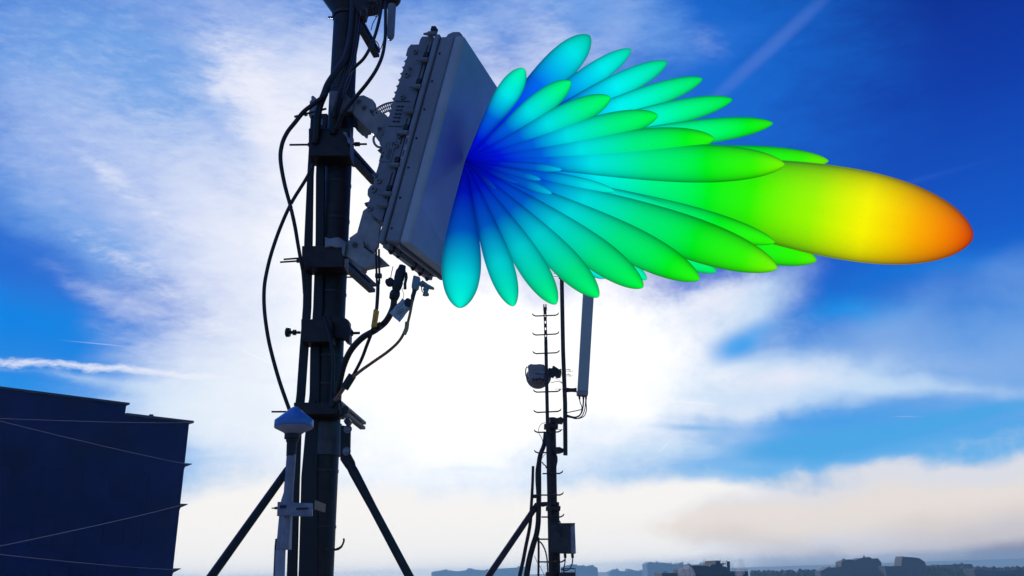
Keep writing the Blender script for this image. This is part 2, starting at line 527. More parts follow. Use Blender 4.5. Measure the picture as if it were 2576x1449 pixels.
def channel(z, pa, pb, Y, hpx, name, m=M_STEEL, parent=mast, ext=0, notch=.035):
    """U-section iron lying level, receding from pa to pb; the near flange is a little longer"""
    A = P(*z(*pa), Y)
    B = PZ(*z(*pb), A.z)
    d = (B-A).normalized()
    A = A-d*ext
    sd = d.cross(ZV).normalized()
    h = hpx*mpx(A); w = h*.75; t = .005
    ln = (B-A).length
    mb = MB()
    mb.box(A+ZV*(h*.1)-sd*w/2, d*(ln-notch*1.6), sd*w, ZV*t)
    mb.box(A-ZV*(h/2)-sd*w*.45, d*(ln-.004), sd*w*.9, ZV*h*.36)
    mb.box(A+ZV*(h*.16)-sd*w*.5, d*ln, sd*w, ZV*h*.34)
    mb.box(A-ZV*(h*.14)-sd*w*.3, d*(ln-notch*1.8), sd*w*.6, ZV*h*.30)
    return mb.build(name, m, parent)
def rod(z, pa, pb, Y, dpx, nuts=(), parent=mast, name='threaded_rod'):
    A, B = P(*z(*pa), Y), P(*z(*pb), Y)
    mb = MB().cyl(A, B, dpx*.5*mpx(A), 12)
    d = (B-A).normalized()
    for q in nuts:
        c = A.lerp(B, q)
        mb.tube([c-d*.007, c+d*.007], dpx*1.05*mpx(A), 6)
    return mb.build(name, M_ROD, parent)
# upper, middle and lower clamps: level irons either side of the pole joined by threaded rods
channel(Z2, (905, 20), (1205, 350), 3.2, 27, 'clamp_iron', ext=.05)
channel(Z2, (690, 60), (860, 200), 3.2, 26, 'clamp_iron', ext=.05)
channel(Z2, (890, 1075), (1185, 1345), 3.2, 27, 'clamp_iron', ext=.05)
channel(Z2, (660, 1090), (860, 1260), 3.2, 27, 'clamp_iron', ext=.05)
channel(Z3, (880, 1215), (1098, 1395), 3.2, 22, 'clamp_iron', ext=.03)
channel(Z3, (640, 1215), (760, 1310), 3.2, 22, 'clamp_iron', ext=.03)
channel(Z1, (1050, 190), (1225, 500), 3.2, 24, 'clamp_iron', ext=.03, notch=.002)
rod(Z1, (422, 1333), (1132, 1326), 3.15, 5.2, (.26, .86, .89))
rod(Z2, (1000, 222), (1040, 222), 3.3, 4)
rod(Z2, (335, 1104), (1000, 1060), 3.15, 4.6, (.25,))
rod(Z2, (368, 1078), (1000, 1030), 3.35, 4.6, (.25,))
rod(Z2, (950, 1242), (1010, 1242), 3.3, 4)
rod(Z3, (257, 1265), (930, 1262), 3.15, 4.8, (.33,))
rod(Z1, (1045, 312), (1090, 312), 3.3, 4)
# clamp blocks wrapping pole and riser bars
def block(name, x0, y0, x1, y1, Y, dep, m=M_STEEL, parent=mast, bevel=.004):
    a, b, c, d = P(x0, y0, Y), P(x1, y0, Y), P(x1, y1, Y), P(x0, y1, Y)
    return MB().poly([a, b, c, d], YV*dep).build(name, m, parent, bevel)
block('clamp_block', 776, 322, 880, 392, 3.13, .10)
block('clamp_block', 759, 618, 866, 672, 3.12, .10)
block('clamp_block', 738.5, 1012, 852, 1042, 3.12, .12)
block('clamp_block', 757, 802, 834, 860, 3.14, .09)

# saddle clamp with its studs, below the antenna
mb = MB()
pl = [(812, 368), (850, 392), (905, 398), (940, 405), (966, 425), (966, 470), (978, 480), (972, 634), (930, 612), (915, 585), (860, 580), (815, 560), (800, 500)]
mb.poly([P(*Z3(*q), YM-.075) for q in pl], YV*.05)
mb.build('saddle_clamp', M_STEEL, mast, .003)
rod(Z3, (965, 543), (1068, 540), 3.24, 7, (.12, .25))
mb = MB()
a, b = P(*Z3(520, 536), 3.18), P(*Z3(388, 534), 3.18)
d = (b-a)
mb.lathe(a, d, [(0, .006), (d.length*.3, .006), (d.length*.3, .012), (d.length*.5, .012), (d.length*.5, .007), (d.length*.7, .007), (d.length*.72, .019), (d.length*.95, .021), (d.length, .017)], 20)
mb.build('hold_knob', M_RUBBER, mast)
# small bracket metalwork on the upper clamp
mb = MB().poly([P(*Z1(*q), 3.10) for q in [(915, 1215), (945, 1215), (965, 1265), (1000, 1270), (1005, 1305), (985, 1330), (955, 1310), (945, 1260), (915, 1225)]], YV*.012)
mb.build('zinc_clip', M_PIPE, mast, .001)
mb = MB().poly([P(*Z1(*q), 3.10) for q in [(712, 1092), (728, 1092), (722, 1150), (708, 1150)]], YV*.01)
mb.build('zinc_clip', M_PIPE, mast, .001)
# bolt lugs right of the lower clamp
for q in ((935, 1240), (905, 1280), (950, 1350)):
    c = P(*Z3(*q), 3.12)
    MB().tube([c, c+YV*.04], .014, 6).build('clamp_nut', M_ROD, mast)
MB().cyl(P(*Z3(892, 1190), 3.11), P(*Z3(892, 1290), 3.11), .006, 10).build('clamp_stud', M_ROD, mast)
# brace plates and braces
mb = MB().poly([P(*Z4(*q), 3.2) for q in [(1262, 160), (1345, 172), (1340, 400), (1378, 470), (1385, 500), (1330, 560), (1292, 510), (1256, 455), (1258, 300)]], YV*.014)
mb.build('brace_plate', M_STEEL, mast, .002)
for q in ((1322, 195), (1312, 384)):
    c = P(*Z4(*q), 3.2)
    mb = MB()
    mb.lathe(c+YV*.001, -YV, [(0, .017), (.004, .017), (.004, .0125), (.013, .011), (.015, .006)], 18)
    mb.build('plate_bolt', M_PIPE, mast)
def brace(z, pa, pb, Ya, Yb, wpx, m=M_STEEL, parent=mast, name='brace', n=20, flat=0):
    A = P(*z(*pa), Ya); B = P(*z(*pb), Yb)
    d = (B-A)
    B2 = A+d*((A.z-DECK)/(A.z-B.z))
    r = wpx*.5*mpx(A)
    if flat:
        return MB().tube([A, A+(B2-A)*.02, A+(B2-A)*.05, A+(B2-A)*.09, B2], [r*1.1, r*1.25, r*1.15, r, r], n).build(name, m, parent)
    return MB().cyl(A, B2, r, n).build(name, m, parent)
brace(Z4, (1330, 480), (1845, 1449), 3.21, 3.05, 19.5, flat=1)
brace(Z4, (810, 540), (160, 1449), 3.24, 2.95, 20)

# riser bars and bundled feeders on the mast's left
def bar(name, label, z, lst, Y, w0, w1, m, depth=.03, cat='cable tray'):
    """boxy run with the given picture width, front face at Y"""
    L_, R_ = [], []
    for i, (x, y) in enumerate(lst):
        px, py = z(x, y)
        w = w0[i]
        L_.append(P(px-w/2, py, Y)); R_.append(P(px+w/2, py, Y))
    mb = MB()
    rows_ = [[mb.bm.verts.new(v) for v in (l, r, r+YV*depth, l+YV*depth)] for l, r in zip(L_, R_)]
    for a_, b_ in zip(rows_, rows_[1:]):
        for k in range(4):
            mb.bm.faces.new((a_[k], a_[(k+1) % 4], b_[(k+1) % 4], b_[k]))
    mb.bm.faces.new(rows_[0]); mb.bm.faces.new(rows_[-1][::-1])
    base = min(L_, key=lambda v: v.z).copy()
    return single(mb, name, m, label, cat, base, None, .004)
bar('cable_riser', 'slim black riser channel running down the left of the foreground mast', Z0, [(790, 285), (780, 440), (775, 604), (771.5, 772), (763.6, 881), (756, 990), (745, 1090), (741, 1200), (733, 1460), (722, 1700), (700, 2400)], 3.2, [17, 16, 21, 21, 22, 22, 24, 24, 26, 26, 30], 0, M_BUNDLE, .016)
bar('cable_riser', 'wider black riser channel between the slim riser and the mast shaft', Z0, [(812, 285), (805, 440), (804, 604), (799.5, 772), (791.5, 881), (790.5, 990), (783, 1100), (777, 1200), (774, 1460), (765, 1700), (750, 2400)], 3.2, [24, 22, 22, 25, 24, 25, 34, 40, 48, 50, 60], 0, M_BUNDLE, .016)
GC = 'feeder cables strapped along the foreground mast'
cable('feeder_cable', 'thick black cable sweeping down the mast shaft from its top into the left loop', Z1, [(1010, -60, 3.12), (1005, 120, 3.12), (985, 330, 3.12), (940, 520, 3.10), (860, 650, 3.09), (780, 770, 3.08), (740, 870, 3.08), (700, 970, 3.09), (680, 1080, 3.1), (670, 1250, 3.12), (655, 1320, 3.13)], 3.12, 18, M_RUBBER, group=GC)
cable('feeder_cable', 'black cable running straight down the right half of the mast shaft', Z1, [(1060, -60, 3.13), (1048, 150, 3.13), (1030, 350, 3.13), (990, 560, 3.12), (940, 740, 3.11), (890, 880, 3.1), (850, 1020, 3.09), (835, 1120, 3.11), (825, 1230, 3.13)], 3.12, (20, 18), M_RUBBER)
cable('feeder_cable', 'black cable bowing off the right of the mast top back to the shaft', Z1, [(1268, -60, 3.06), (1262, 90, 3.05), (1230, 250, 3.03), (1180, 400, 3.0), (1110, 530, 3.0), (1030, 610, 3.02), (960, 680, 3.04), (900, 800, 3.05), (860, 930, 3.06), (830, 1080, 3.08)], 3.05, 8.2, M_RUBBER)
cable('feeder_cable', 'outer black cable hanging beside the whip tube and curving in under it', Z1, [(1305, 20, 3.0), (1304, 200, 3.0), (1300, 360, 2.99), (1275, 510, 2.98), (1220, 640, 2.97), (1140, 760, 2.97), (1050, 870, 2.98), (960, 980, 3.0), (900, 1070, 3.03), (855, 1180, 3.06)], 3.0, (8.0, 10.5), M_RUBBER)
cable('loop_cable', 'upper left black cable arching out from the upper clamp and crossing back', Z2, [(760, -445, 3.07), (700, -395, 3.06), (625, -338, 3.05), (550, -279, 3.05), (470, -180, 3.05), (400, -90, 3.05), (352, 20, 3.05), (338, 160, 3.05), (372, 370, 3.05), (430, 590, 3.05), (470, 770, 3.06), (497, 930, 3.07), (525, 1090, 3.08), (545, 1200, 3.1), (560, 1400, 3.12)], 3.05, (12, 8.5), M_RUBBER)
cable('loop_cable', 'long black cable bulging furthest left down to the blue dome', Z3, [(640, -1010, 3.14), (575, -880, 3.12), (440, -660, 3.10), (340, -440, 3.1), (262, -220, 3.1), (215, -40, 3.1), (188, 130, 3.1), (190, 330, 3.1), (220, 560, 3.1), (262, 750, 3.1), (330, 990, 3.1), (412, 1225, 3.1), (440, 1300, 3.12)], 3.1, (8.6, 10), M_RUBBER)
cable('feeder_cable', 'black cable lying on the lower mast shaft below the saddle clamp', Z3, [(735, 390, 3.14), (765, 480, 3.13), (795, 600, 3.12), (820, 760, 3.12), (822, 900, 3.12), (812, 1080, 3.12), (800, 1200, 3.12)], 3.13, 9, M_RUBBER)
cable('signal_wire', 'thin black wire dangling between the cables at the mast top', Z1, [(1240, 20, 3.04), (1215, 90, 3.03), (1222, 150, 3.02), (1190, 210, 3.02), (1170, 280, 3.04)], 3.03, 2.2, M_RUBBER, cat='wire')
cable('signal_wire', 'second thin wire looping beside the dangling one at the mast top', Z1, [(1180, 60, 3.03), (1190, 120, 3.02), (1215, 155, 3.01), (1240, 130, 3.02), (1245, 40, 3.03)], 3.03, 1.8, M_RUBBER, cat='wire')
cable('signal_wire', 'fine pale wire slanting across the mast shaft near the top', Z1, [(1078, 90, 3.07), (1060, 220, 3.05), (1025, 480, 3.03), (975, 660, 3.02), (930, 800, 3.02), (905, 900, 3.03)], 3.03, .8, M_PIPE, cat='wire')
cable('signal_wire', 'small wire bowed off the end of the upper right clamp iron', Z1, [(1205, 370, 3.3), (1235, 400, 3.3), (1255, 455, 3.28), (1280, 395, 3.2), (1290, 360, 3.1)], 3.2, 2.4, M_RUBBER, cat='wire')

# top right: whip tube hanging from an equipment collar
wt = thing('tube_antenna', 'grey tube antenna with a rounded foot hanging at the mast top', 'antenna', P(*Z1(1350, 370), 3.05))
a, b = P(*Z1(1350, 372), 3.05), P(*Z1(1368, -60), 3.05)
d = b-a; k = mpx(a)
MB().lathe(a, d, [(0, k*3), (.008, k*4.5), (.012, k*7.5), (.03, k*9.5), (d.length, k*11)], 28).build('tube', M_HOUSE, wt)
a2, b2 = P(*Z1(1362, 48), 3.05), P(*Z1(1370, -70), 3.05)
MB().lathe(a2, b2-a2, [(0, k*12), (.012, k*18), (.03, k*22), (.05, k*22), (.055, k*16), (.12, k*14)], 28).build('collar', M_STEEL, wt)
hb = thing('head_bracket', 'cluttered black bracket holding the tube antenna to the mast top', 'bracket', P(*Z1(1180, 40), 3.1))
mb = MB().poly([P(*Z1(*q), 3.1) for q in [(1000, -80), (1330, -80), (1310, 20), (1240, 25), (1235, 70), (1180, 85), (1130, 92), (1115, 150), (1075, 150), (1020, 60)]], YV*.05)
mb.build('plate', M_STEEL, hb, .003)
rod(Z1, (1120, 30), (1260, 5), 3.08, 5, (.3, .6), parent=hb)
rod(Z1, (1180, 60), (1330, 25), 3.07, 4, (.3, .9), parent=hb)
for q in ((1120, 110), (1215, 40), (1290, 35)):
    c = P(*Z1(*q), 3.09)
    MB().tube([c, c-YV*.03], .012, 6).build('nut', M_ROD, hb)

# ------------------------------------------------------------------ the active panel antenna
ant = thing('panel_antenna', 'grey flat panel antenna tilted forward on the foreground mast', 'antenna', AP(PW/2, 0, .15))
def rbox(w0, w1, u0, u1, s0, s1, name, m, bev, parent=ant, seg=3):
    mb = MB().box(AP(w0, u0, s0), wv*(w1-w0), uv*(u1-u0), -nv*(s1-s0))
    o = mb.build(name, m, parent, bev)
    o.modifiers['bevel'].segments = seg
    return o
rbox(0, PW, 0, PL, 0, .05, 'radome', M_RADOME, .016, seg=5)
rbox(.002, PW-.002, .002, PL-.002, .047, .118, 'housing', M_HOUSE, .012, seg=4)
rbox(-.006, PW+.006, -.006, PL+.004, .119, .143, 'flange', M_HOUSE, .006)
rbox(.03, PW-.03, .05, PL-.03, .140, .165, 'gasket', M_DARKGAP, .002)
# faint woven panel low on the face: fine vertical ribs
mb = MB()
for i in range(46):
    w = .012+i*(PW-.024)/45
    top = .17-.0*i
    mb.box(AP(w, .02, -.0006), wv*.003, uv*(.155*(1-i/60)), -nv*.0016)
mb.build('ribbed_patch', M_RADOME, ant)
# top lug
mb = MB().poly([AP(.02, PL-.01, .02)+Vector(), AP(.02, PL+.02, .030), AP(.02, PL+.030, .042), AP(.02, PL+.030, .075), AP(.02, PL+.02, .095), AP(.02, PL-.01, .11)], wv*.05)
mb.build('lifting_lug', M_HOUSE, ant, .003)
# screws along the side
for i in range(7):
    c = AP(0, .06+i*.135, .098)
    MB().lathe(c+wv*.003, -wv, [(0, .0048), (.0035, .0048), (.0045, .003)], 12).build('screw', M_DARKGAP, ant)
# finned rear unit: side profile with scalloped back edge
prof = [(.160, .965), (.215, .965), (.222, .95), (.222, .925), (.262, .925), (.272, .905), (.272, .87)]
u = .87
s = .272
while u > .42:
    prof += [(s-.009, u-.002), (s-.009, u-.019), (s-.006, u-.024), (s, u-.027)]
    u -= .031
    s = min(s+.001, .278)
    prof += [(s, u)]
prof += [(.256, .42), (.252, .33), (.255, .27), (.246, .255), (.262, .245), (.270, .225), (.264, .2), (.248, .185), (.250, .13), (.165, .09), (.160, .09)]
mb = MB().poly([AP(.012, q[1], q[0]) for q in prof], wv*.05)
mb.build('rear_unit', M_UNIT, ant, .004)
mb = MB().poly([AP(PW-.06, q[1], q[0]) for q in prof], wv*.05)
mb.build('rear_unit', M_UNIT, ant, .004)
rbox(.06, PW-.06, .10, .95, .160, .215, 'heat_sink_core', M_UNIT, .003)
mb = MB()
for i in range(22):
    w = .07+i*.0145
    mb.box(AP(w, .12, .213), wv*.0035, uv*.8, -nv*.042)
mb.build('cooling_fins', M_UNIT, ant)
# side panel seams, bosses, vents on the rear unit side
for q in ((.70, .172, .22, .0035), (.44, .172, .12, .0035), (.19, .172, .12, .0035), (.520, .185, .003, .07), (.640, .185, .003, .07)):
    MB().box(AP(.0095, q[0], q[1]), wv*.004, uv*q[2], -nv*q[3]).build('panel_seam', M_DARKGAP, ant)
mb = MB()
for i in range(5):
    for j in range(2):
        c = AP(.0115, .545+i*.018, .215+j*.018)
        mb.cyl(c, c-wv*.003, .0045, 8)
    mb.box(AP(.0095, .5435+i*.018, .206), wv*.003, uv*.003, -nv*.038)
mb.build('vent_grid', M_DARKGAP, ant)
for (u_, s_, r_) in ((.77, .235, .010), (.80, .228, .006), (.885, .225, .009), (.66, .225, .009), (.265, .225, .010), (.225, .238, .011), (.29, .25, .008), (.475, .19, .009), (.43, .19, .009), (.14, .23, .009)):
    c = AP(.014, u_, s_)
    MB().lathe(c, -wv, [(0, r_*1.3), (.010, r_*1.2), (.010, r_*.7), (.004, r_*.6)], 16).build('boss', M_UNIT, ant)
# hinge-like latches with a dark block above each
for i, u_ in enumerate((.965, .835, .705, .585, .485, .335, .205, .155)):
    mb = MB()
    a, b = AP(-.004, u_, .140), AP(-.004, u_, .187)
    d = b-a
    mb.lathe(a, d, [(0, .0105), (.002, .0115), (d.length-.012, .0115), (d.length-.008, .008), (d.length+.012, .0045)], 18)
    la = mb.build('latch', M_UNIT, ant)
    if i not in (3, 7):
        MB().box(AP(-.006, u_+.016, .150), wv*.03, uv*.024, -nv*.022).build('latch_catch', M_DARKGAP, la, .003)
# rating label on the rear unit and two small stickers on the housing
lb = MB().box(AP(.0085, .355, .195), wv*.003, uv*.10, -nv*.058).build('rating_label', M_UNIT, ant, .0008)
mb = MB()
for (u_, s_, a_, b_) in ((.43, .200, .016, .010), (.36, .203, .055, .0025), (.365, .209, .045, .0025), (.36, .215, .06, .002), (.425, .222, .02, .002), (.37, .222, .04, .002), (.42, .235, .022, .003), (.37, .238, .012, .010), (.39, .238, .008, .008)):
    mb.box(AP(.0078, u_, s_), wv*.001, uv*a_, -nv*b_)
mb.build('label_print', M_INK, lb)
for u_ in (.365, .42):
    st_ = MB().box(AP(-.0075, u_, .126), wv*.003, uv*.05, -nv*.016).build('sticker', M_PAPER, ant, .0005)
    MB().box(AP(-.0085, u_+.006, .129), wv*.001, uv*.038, -nv*.010).build('sticker_face', M_UNIT, st_)
    MB().box(AP(-.0095, u_+.014, .1325), wv*.001, uv*.02, -nv*.003).build('sticker_mark', M_INK, st_)
# bottom tray: connectors under the antenna
for (w_, s_, r_, h_) in ((.06, .19, .012, .03), (.12, .19, .010, .025), (.26, .14, .011, .03), (.33, .14, .011, .03), (.40, .14, .010, .03)):
    a = AP(w_, 0.005, s_ if s_ < .14 else .11)
    MB().lathe(a, -uv, [(0, r_*1.3), (.008, r_*1.3), (.008, r_), (h_, r_), (h_, r_*.6), (h_+.006, r_*.5)], 14).build('port_cap', M_STEEL, ant)
mb = MB()
mb.box(AP(.02, -.012, .05), wv*(PW-.04), uv*.012, -nv*.012)
mb.box(AP(.02, -.018, .10), wv*(PW-.04), uv*.02, -nv*.03)
mb.build('bottom_rails', M_HOUSE, ant, .002)

# ------------------------------------------------------------------ tilt brackets: plates in a plane square to the panel's width
bp0 = Vector((MX, MY, CZ))-wv*.06
def plate(name, z, pts, off, thick, m, parent, bevel=.003):
    return MB().poly([PP(*z(*q), bp0+wv*off, wv) for q in pts], wv*thick).build(name, m, parent, bevel)
ub = thing('tilt_bracket', 'upper grey folding bracket joining the panel antenna to the mast', 'bracket', P(*Z8(1200, 500), YM))
plate('link_plate', Z8, [(1010, 330), (1080, 190), (1160, 140), (1240, 128), (1420, 215), (1465, 280), (1480, 370), (1560, 450), (1700, 530), (1755, 590), (1780, 660), (1815, 695), (1850, 660), (1900, 900), (1700, 1060), (1490, 1000), (1440, 950), (1380, 900), (1200, 720), (1020, 540)], -.03, .02, M_BRK, ub)
plate('rear_link_plate', Z8, [(1000, 560), (1080, 590), (1385, 905), (1370, 935), (1310, 950), (1300, 1020), (1270, 1020), (1215, 965), (1190, 965), (1090, 870), (1010, 700)], .02, .015, M_BRK, ub)
plate('foot_plate', Z8, [(1530, 900), (1620, 800), (1850, 660), (1900, 640), (2120, 620), (2090, 1010), (1990, 1060), (1960, 1250), (1660, 1250), (1540, 1080), (1490, 1010)], -.05, .02, M_UNIT, ub)
for (x_, y_, r_) in ((1135, 262, 50), (1250, 395, 56), (1415, 478, 42), (1580, 840, 46), (1665, 985, 58)):
    c = PP(*Z8(x_, y_), bp0-wv*(.031 if x_ < 1500 else .051), wv)
    r = r_*.119*mpx(c)
    MB().lathe(c, -wv, [(0, r*1.05), (.004, r), (.004, r*.6), (.014, r*.58), (.015, r*.4)], 16).build('pivot_bolt', M_UNIT, ub)
for (x_, y_) in ((1490, 440), (1515, 508), (1450, 552), (1430, 470)):
    c = PP(*Z8(x_, y_), bp0-wv*.030, wv)
    MB().cyl(c, c-wv*.003, .0035, 10).build('index_hole', M_DARKGAP, ub)
# perforated arc strap
mb = MB()
arc_o, arc_i = [], []
ctr = (1930, 950)
def arcp(r, t):
    return PP(*Z8(ctr[0]+r*math.cos(t), ctr[1]-r*math.sin(t)*1.0), bp0+wv*.01, wv)
NA = 26
t0, t1 = rad(133), rad(84)
for (r0, r1) in ((692, 658), (605, 590), (530, 505)):
    q = [arcp(r0, t0+(t1-t0)*i/NA) for i in range(NA+1)]+[arcp(r1, t0+(t1-t0)*(NA-i)/NA) for i in range(NA+1)]
    mb.poly(q, wv*.004)
for i in range(13):
    t = t0+(t1-t0)*(i+.0)/12
    dt = rad(1.1)
    mb.poly([arcp(690, t-dt), arcp(690, t+dt), arcp(508, t+dt), arcp(508, t-dt)], wv*.0035)
mb.build('slotted_arc', M_BRK, ub)
# ring eye below the foot plate
c = PP(*Z8(1545, 1090), bp0-wv*.045, wv)
ringp = []
for (x_, y_) in ((1480, 990), (1455, 1040), (1458, 1110), (1490, 1180), (1550, 1225), (1640, 1235), (1660, 1200)):
    ringp.append(PP(*Z8(x_, y_), bp0-wv*.045, wv))
MB().tube(spline(ringp, 6), .0055, 12).build('tether_hook', M_BRK, ub)
# band saddle around the mast at the upper bracket
mb = MB()
mb.poly([P(*Z1(*q), 3.14) for q in [(790, 840), (822, 835), (920, 845), (985, 905), (1010, 960), (1000, 1020), (880, 1040), (800, 1020)]], YV*.03)
mb.build('mast_saddle', M_BRK, ub, .003)
plate('saddle_cheek', Z8, [(900, 330), (1020, 330), (1040, 560), (1060, 820), (900, 700)], -.01, .03, M_STEEL, ub)
mb = MB()
mb.poly([P(*Z8(*q), 3.2) for q in [(130, 150), (175, 130), (245, 195), (300, 300), (240, 470), (210, 640), (180, 632), (85, 570), (75, 500), (100, 420), (98, 260), (135, 225)]], YV*.03)
mb.build('rear_saddle', M_BRK, ub, .004)
rod(Z1, (465, 1075), (760, 1000), 3.2, 5.5, (.35,), parent=ub)

lbk = thing('tilt_bracket', 'lower grey bracket joining the foot of the panel antenna to the mast', 'bracket', P(*Z2(1050, 1000), YM))
plate('cheek_plate', Z2, [(1112, 580), (1120, 552), (1150, 545), (1180, 560), (1250, 560), (1290, 640), (1255, 780), (1235, 960), (1190, 1020), (1100, 960), (1000, 985), (975, 925), (968, 880), (1040, 830), (1065, 740), (1095, 630), (1135, 600)], -.02, .012, M_BRK, lbk)
plate('arm_plate', Z2, [(960, 900), (1100, 905), (1105, 950), (1180, 1000), (1240, 1060), (1225, 1130), (1100, 1160), (1060, 1140), (1000, 1090), (960, 1060), (905, 1040)], -.05, .015, M_BRK, lbk)
plate('lower_web', Z2, [(940, 1030), (1100, 1010), (1235, 1040), (1320, 1120), (1220, 1138), (1110, 1160), (1080, 1200), (1000, 1120)], -.03, .03, M_BRK, lbk)
for (x_, y_, r_, o_) in ((1015, 940, 27, .055), (1132, 575, 16, .022), (1070, 1060, 17, .035)):
    c = PP(*Z2(x_, y_), bp0-wv*o_, wv)
    r = r_*.273*mpx(c)
    MB().lathe(c+wv*.004, -wv, [(0, r), (.006, r), (.006, r*.62), (.018, r*.6), (.019, r*.4)], 16).build('pivot_bolt', M_UNIT, lbk)
mb = MB()
mb.poly([P(*Z2(*q), 3.11) for q in [(745, 868), (790, 885), (850, 872), (880, 875), (940, 915), (940, 960), (925, 1040), (905, 1040), (900, 965), (850, 968), (800, 955), (745, 968)]], YV*.02)
mb.build('mast_saddle', M_BRK, lbk, .003)
c = P(*Z2(1105, 1180), 3.25)
MB().lathe(c+ZV*.02, -ZV, [(0, .014), (.03, .014), (.034, .01)], 14).build('stop_stub', M_BRK, lbk)
rod(Z2, (1105, 958), (1190, 1022), 2.98, 5, (), parent=lbk, name='release_pin')

# ------------------------------------------------------------------ jumper cables below the antenna
cable('jumper_cable', 'thick black jumper cable curving down from the big connector under the panel antenna', Z3, [(1385, 200, 2.96), (1372, 310, 2.97), (1310, 430, 2.98), (1215, 510, 3.0), (1090, 585, 3.02), (985, 700, 3.05), (920, 840, 3.08), (885, 980, 3.1), (850, 1120, 3.12), (800, 1220, 3.12)], 3.0, (16.5, 16), M_RUBBER)
cable('jumper_cable', 'straight black jumper cable entering the yellow sleeve under the panel antenna', Z3, [(1235, 60, 2.98), (1232, 180, 2.98), (1222, 320, 2.98), (1202, 440, 2.98), (1175, 540, 3.0), (1130, 660, 3.02), (1080, 790, 3.04), (1000, 940, 3.07), (930, 1040, 3.1), (860, 1140, 3.1)], 3.0, (9.5, 8), M_RUBBER)
cable('jumper_cable', 'brown jumper cable hanging lowest and furthest right below the panel antenna', Z3, [(1560, 150, 2.93), (1555, 220, 2.93), (1530, 360, 2.93), (1497, 480, 2.93), (1440, 600, 2.94), (1340, 700, 2.95), (1200, 800, 2.98), (1080, 885, 3.0), (985, 965, 3.03), (930, 1030, 3.06), (840, 1160, 3.1)], 3.0, (6.5, 9), M_BROWN)
mb = MB()
for dx_ in (-14, 12):
    mb.tube(spline(pts3(Z3, [(1232+dx_, -230), (1233+dx_, -100), (1236+dx_, 0), (1236+dx_*.8, 90)], 2.98), 5), .0045, 10)
c = P(*Z3(1240, 15), 2.98)
mb.cbox(c, X*.026, YV*.018, ZV*.016)
single(mb, 'twin_lead', M_RUBBER, 'pair of thin dark leads held by a square clip under the antenna foot', 'cable', c)
sl_ = thing('cable_sleeve', 'yellow see-through marker sleeve around the straight jumper cable', 'cable marker', P(*Z3(1200, 480), 2.95))
mb = MB().tube(pts3(Z3, [(1216, 328), (1206, 400), (1192, 484)], 2.965), .0095, 10)
mb.build('tube', M_YELL, sl_)
mb = MB().poly([P(*Z3(*q), 2.955) for q in [(1225, 330), (1246, 340), (1222, 484), (1204, 480)]], YV*.003)
mb.build('flap', M_YELL, sl_)
mb = MB()
mb.tube(pts3(Z3, [(1235, 455), (1265, 490)], 2.97), .011, 10)
mb.tube(pts3(Z3, [(1190, 505), (1235, 525)], 2.97), .007, 10)
single(mb, 'cable_tie', M_RUBBER, 'dark cable tie binding the straight and thick jumpers under the yellow sleeve', 'cable tie', P(*Z3(1210, 520), 2.97))
mb = MB().tube(spline(pts3(Z3, [(1503, 440), (1497, 500), (1475, 552)], 2.925), 4), .0085, 12)
for q in ((1515, 455), (1487, 548)):
    c = P(*Z3(*q), 2.92); mb.cbox(c, X*.006, YV*.01, ZV*.006)
single(mb, 'cable_sleeve', mat('amber_sleeve', (.36, .22, .09), .4), 'clear amber sleeve on the bend of the brown jumper cable', 'cable marker', P(*Z3(1480, 550), 2.925))
mb = MB().tube(pts3(Z3, [(1000, 930), (925, 1050)], 3.03), .017, 12)
single(mb, 'cable_wrap', M_RUBBER, 'black tape wrap gathering the three jumpers beside the mast', 'tape wrap', P(*Z3(925, 1050), 3.03))
# big multi-pin connector
cn = thing('power_connector', 'bulky black power connector plugged under the panel antenna', 'connector', P(*Z7(690, 900), 2.95))
a, b = P(*Z7(672, 905), 2.96), P(*Z7(790, 470), 2.96)
d = b-a; k = mpx(a)*.198
L0 = d.length
MB().lathe(a, d, [(0, 40*k), (L0*.03, 58*k), (L0*.16, 68*k), (L0*.24, 60*k), (L0*.27, 48*k), (L0*.36, 62*k), (L0*.5, 66*k), (L0*.56, 60*k), (L0*.62, 66*k), (L0*.82, 68*k), (L0*.9, 52*k), (L0, 44*k)], 24).build('shell', M_RUBBER, cn)
mb = MB().tube(pts3(Z7, [(830, 560), (838, 620), (820, 700), (822, 768)], 2.95), .006, 8)
mb.build('lock_lever', M_RUBBER, cn)
cp = thing('port_cap', 'round black port cap dangling on a thin strap beside the connector', 'cap', P(*Z7(628, 740), 2.97))
c = P(*Z7(628, 680), 2.97)
MB().lathe(c-YV*.012, YV, [(0, 50*k), (.004, 57*k), (.02, 57*k), (.024, 50*k)], 28).build('disc', M_RUBBER, cp)
MB().tube(pts3(Z7, [(636, 640), (650, 560), (668, 480)], 2.97), .0016, 8).build('strap', M_RUBBER, cp)
# RF plug with boot for the brown cable
pg = thing('cable_plug', 'grey angled plug with a dark boot on top of the brown cable', 'plug', P(*Z7(920, 900), 2.93))
MB().poly([P(*Z7(*q), 2.92) for q in [(925, 585), (1010, 610), (1000, 680), (985, 745), (950, 775), (900, 750), (905, 690)]], YV*.03).build('body', M_HOUSE, pg, .004)
MB().tube(pts3(Z7, [(935, 765), (940, 800), (922, 850), (915, 900), (905, 960)], 2.932), [.0075, .0085, .009, .0075, .005], 14).build('boot', M_RUBBER, pg)
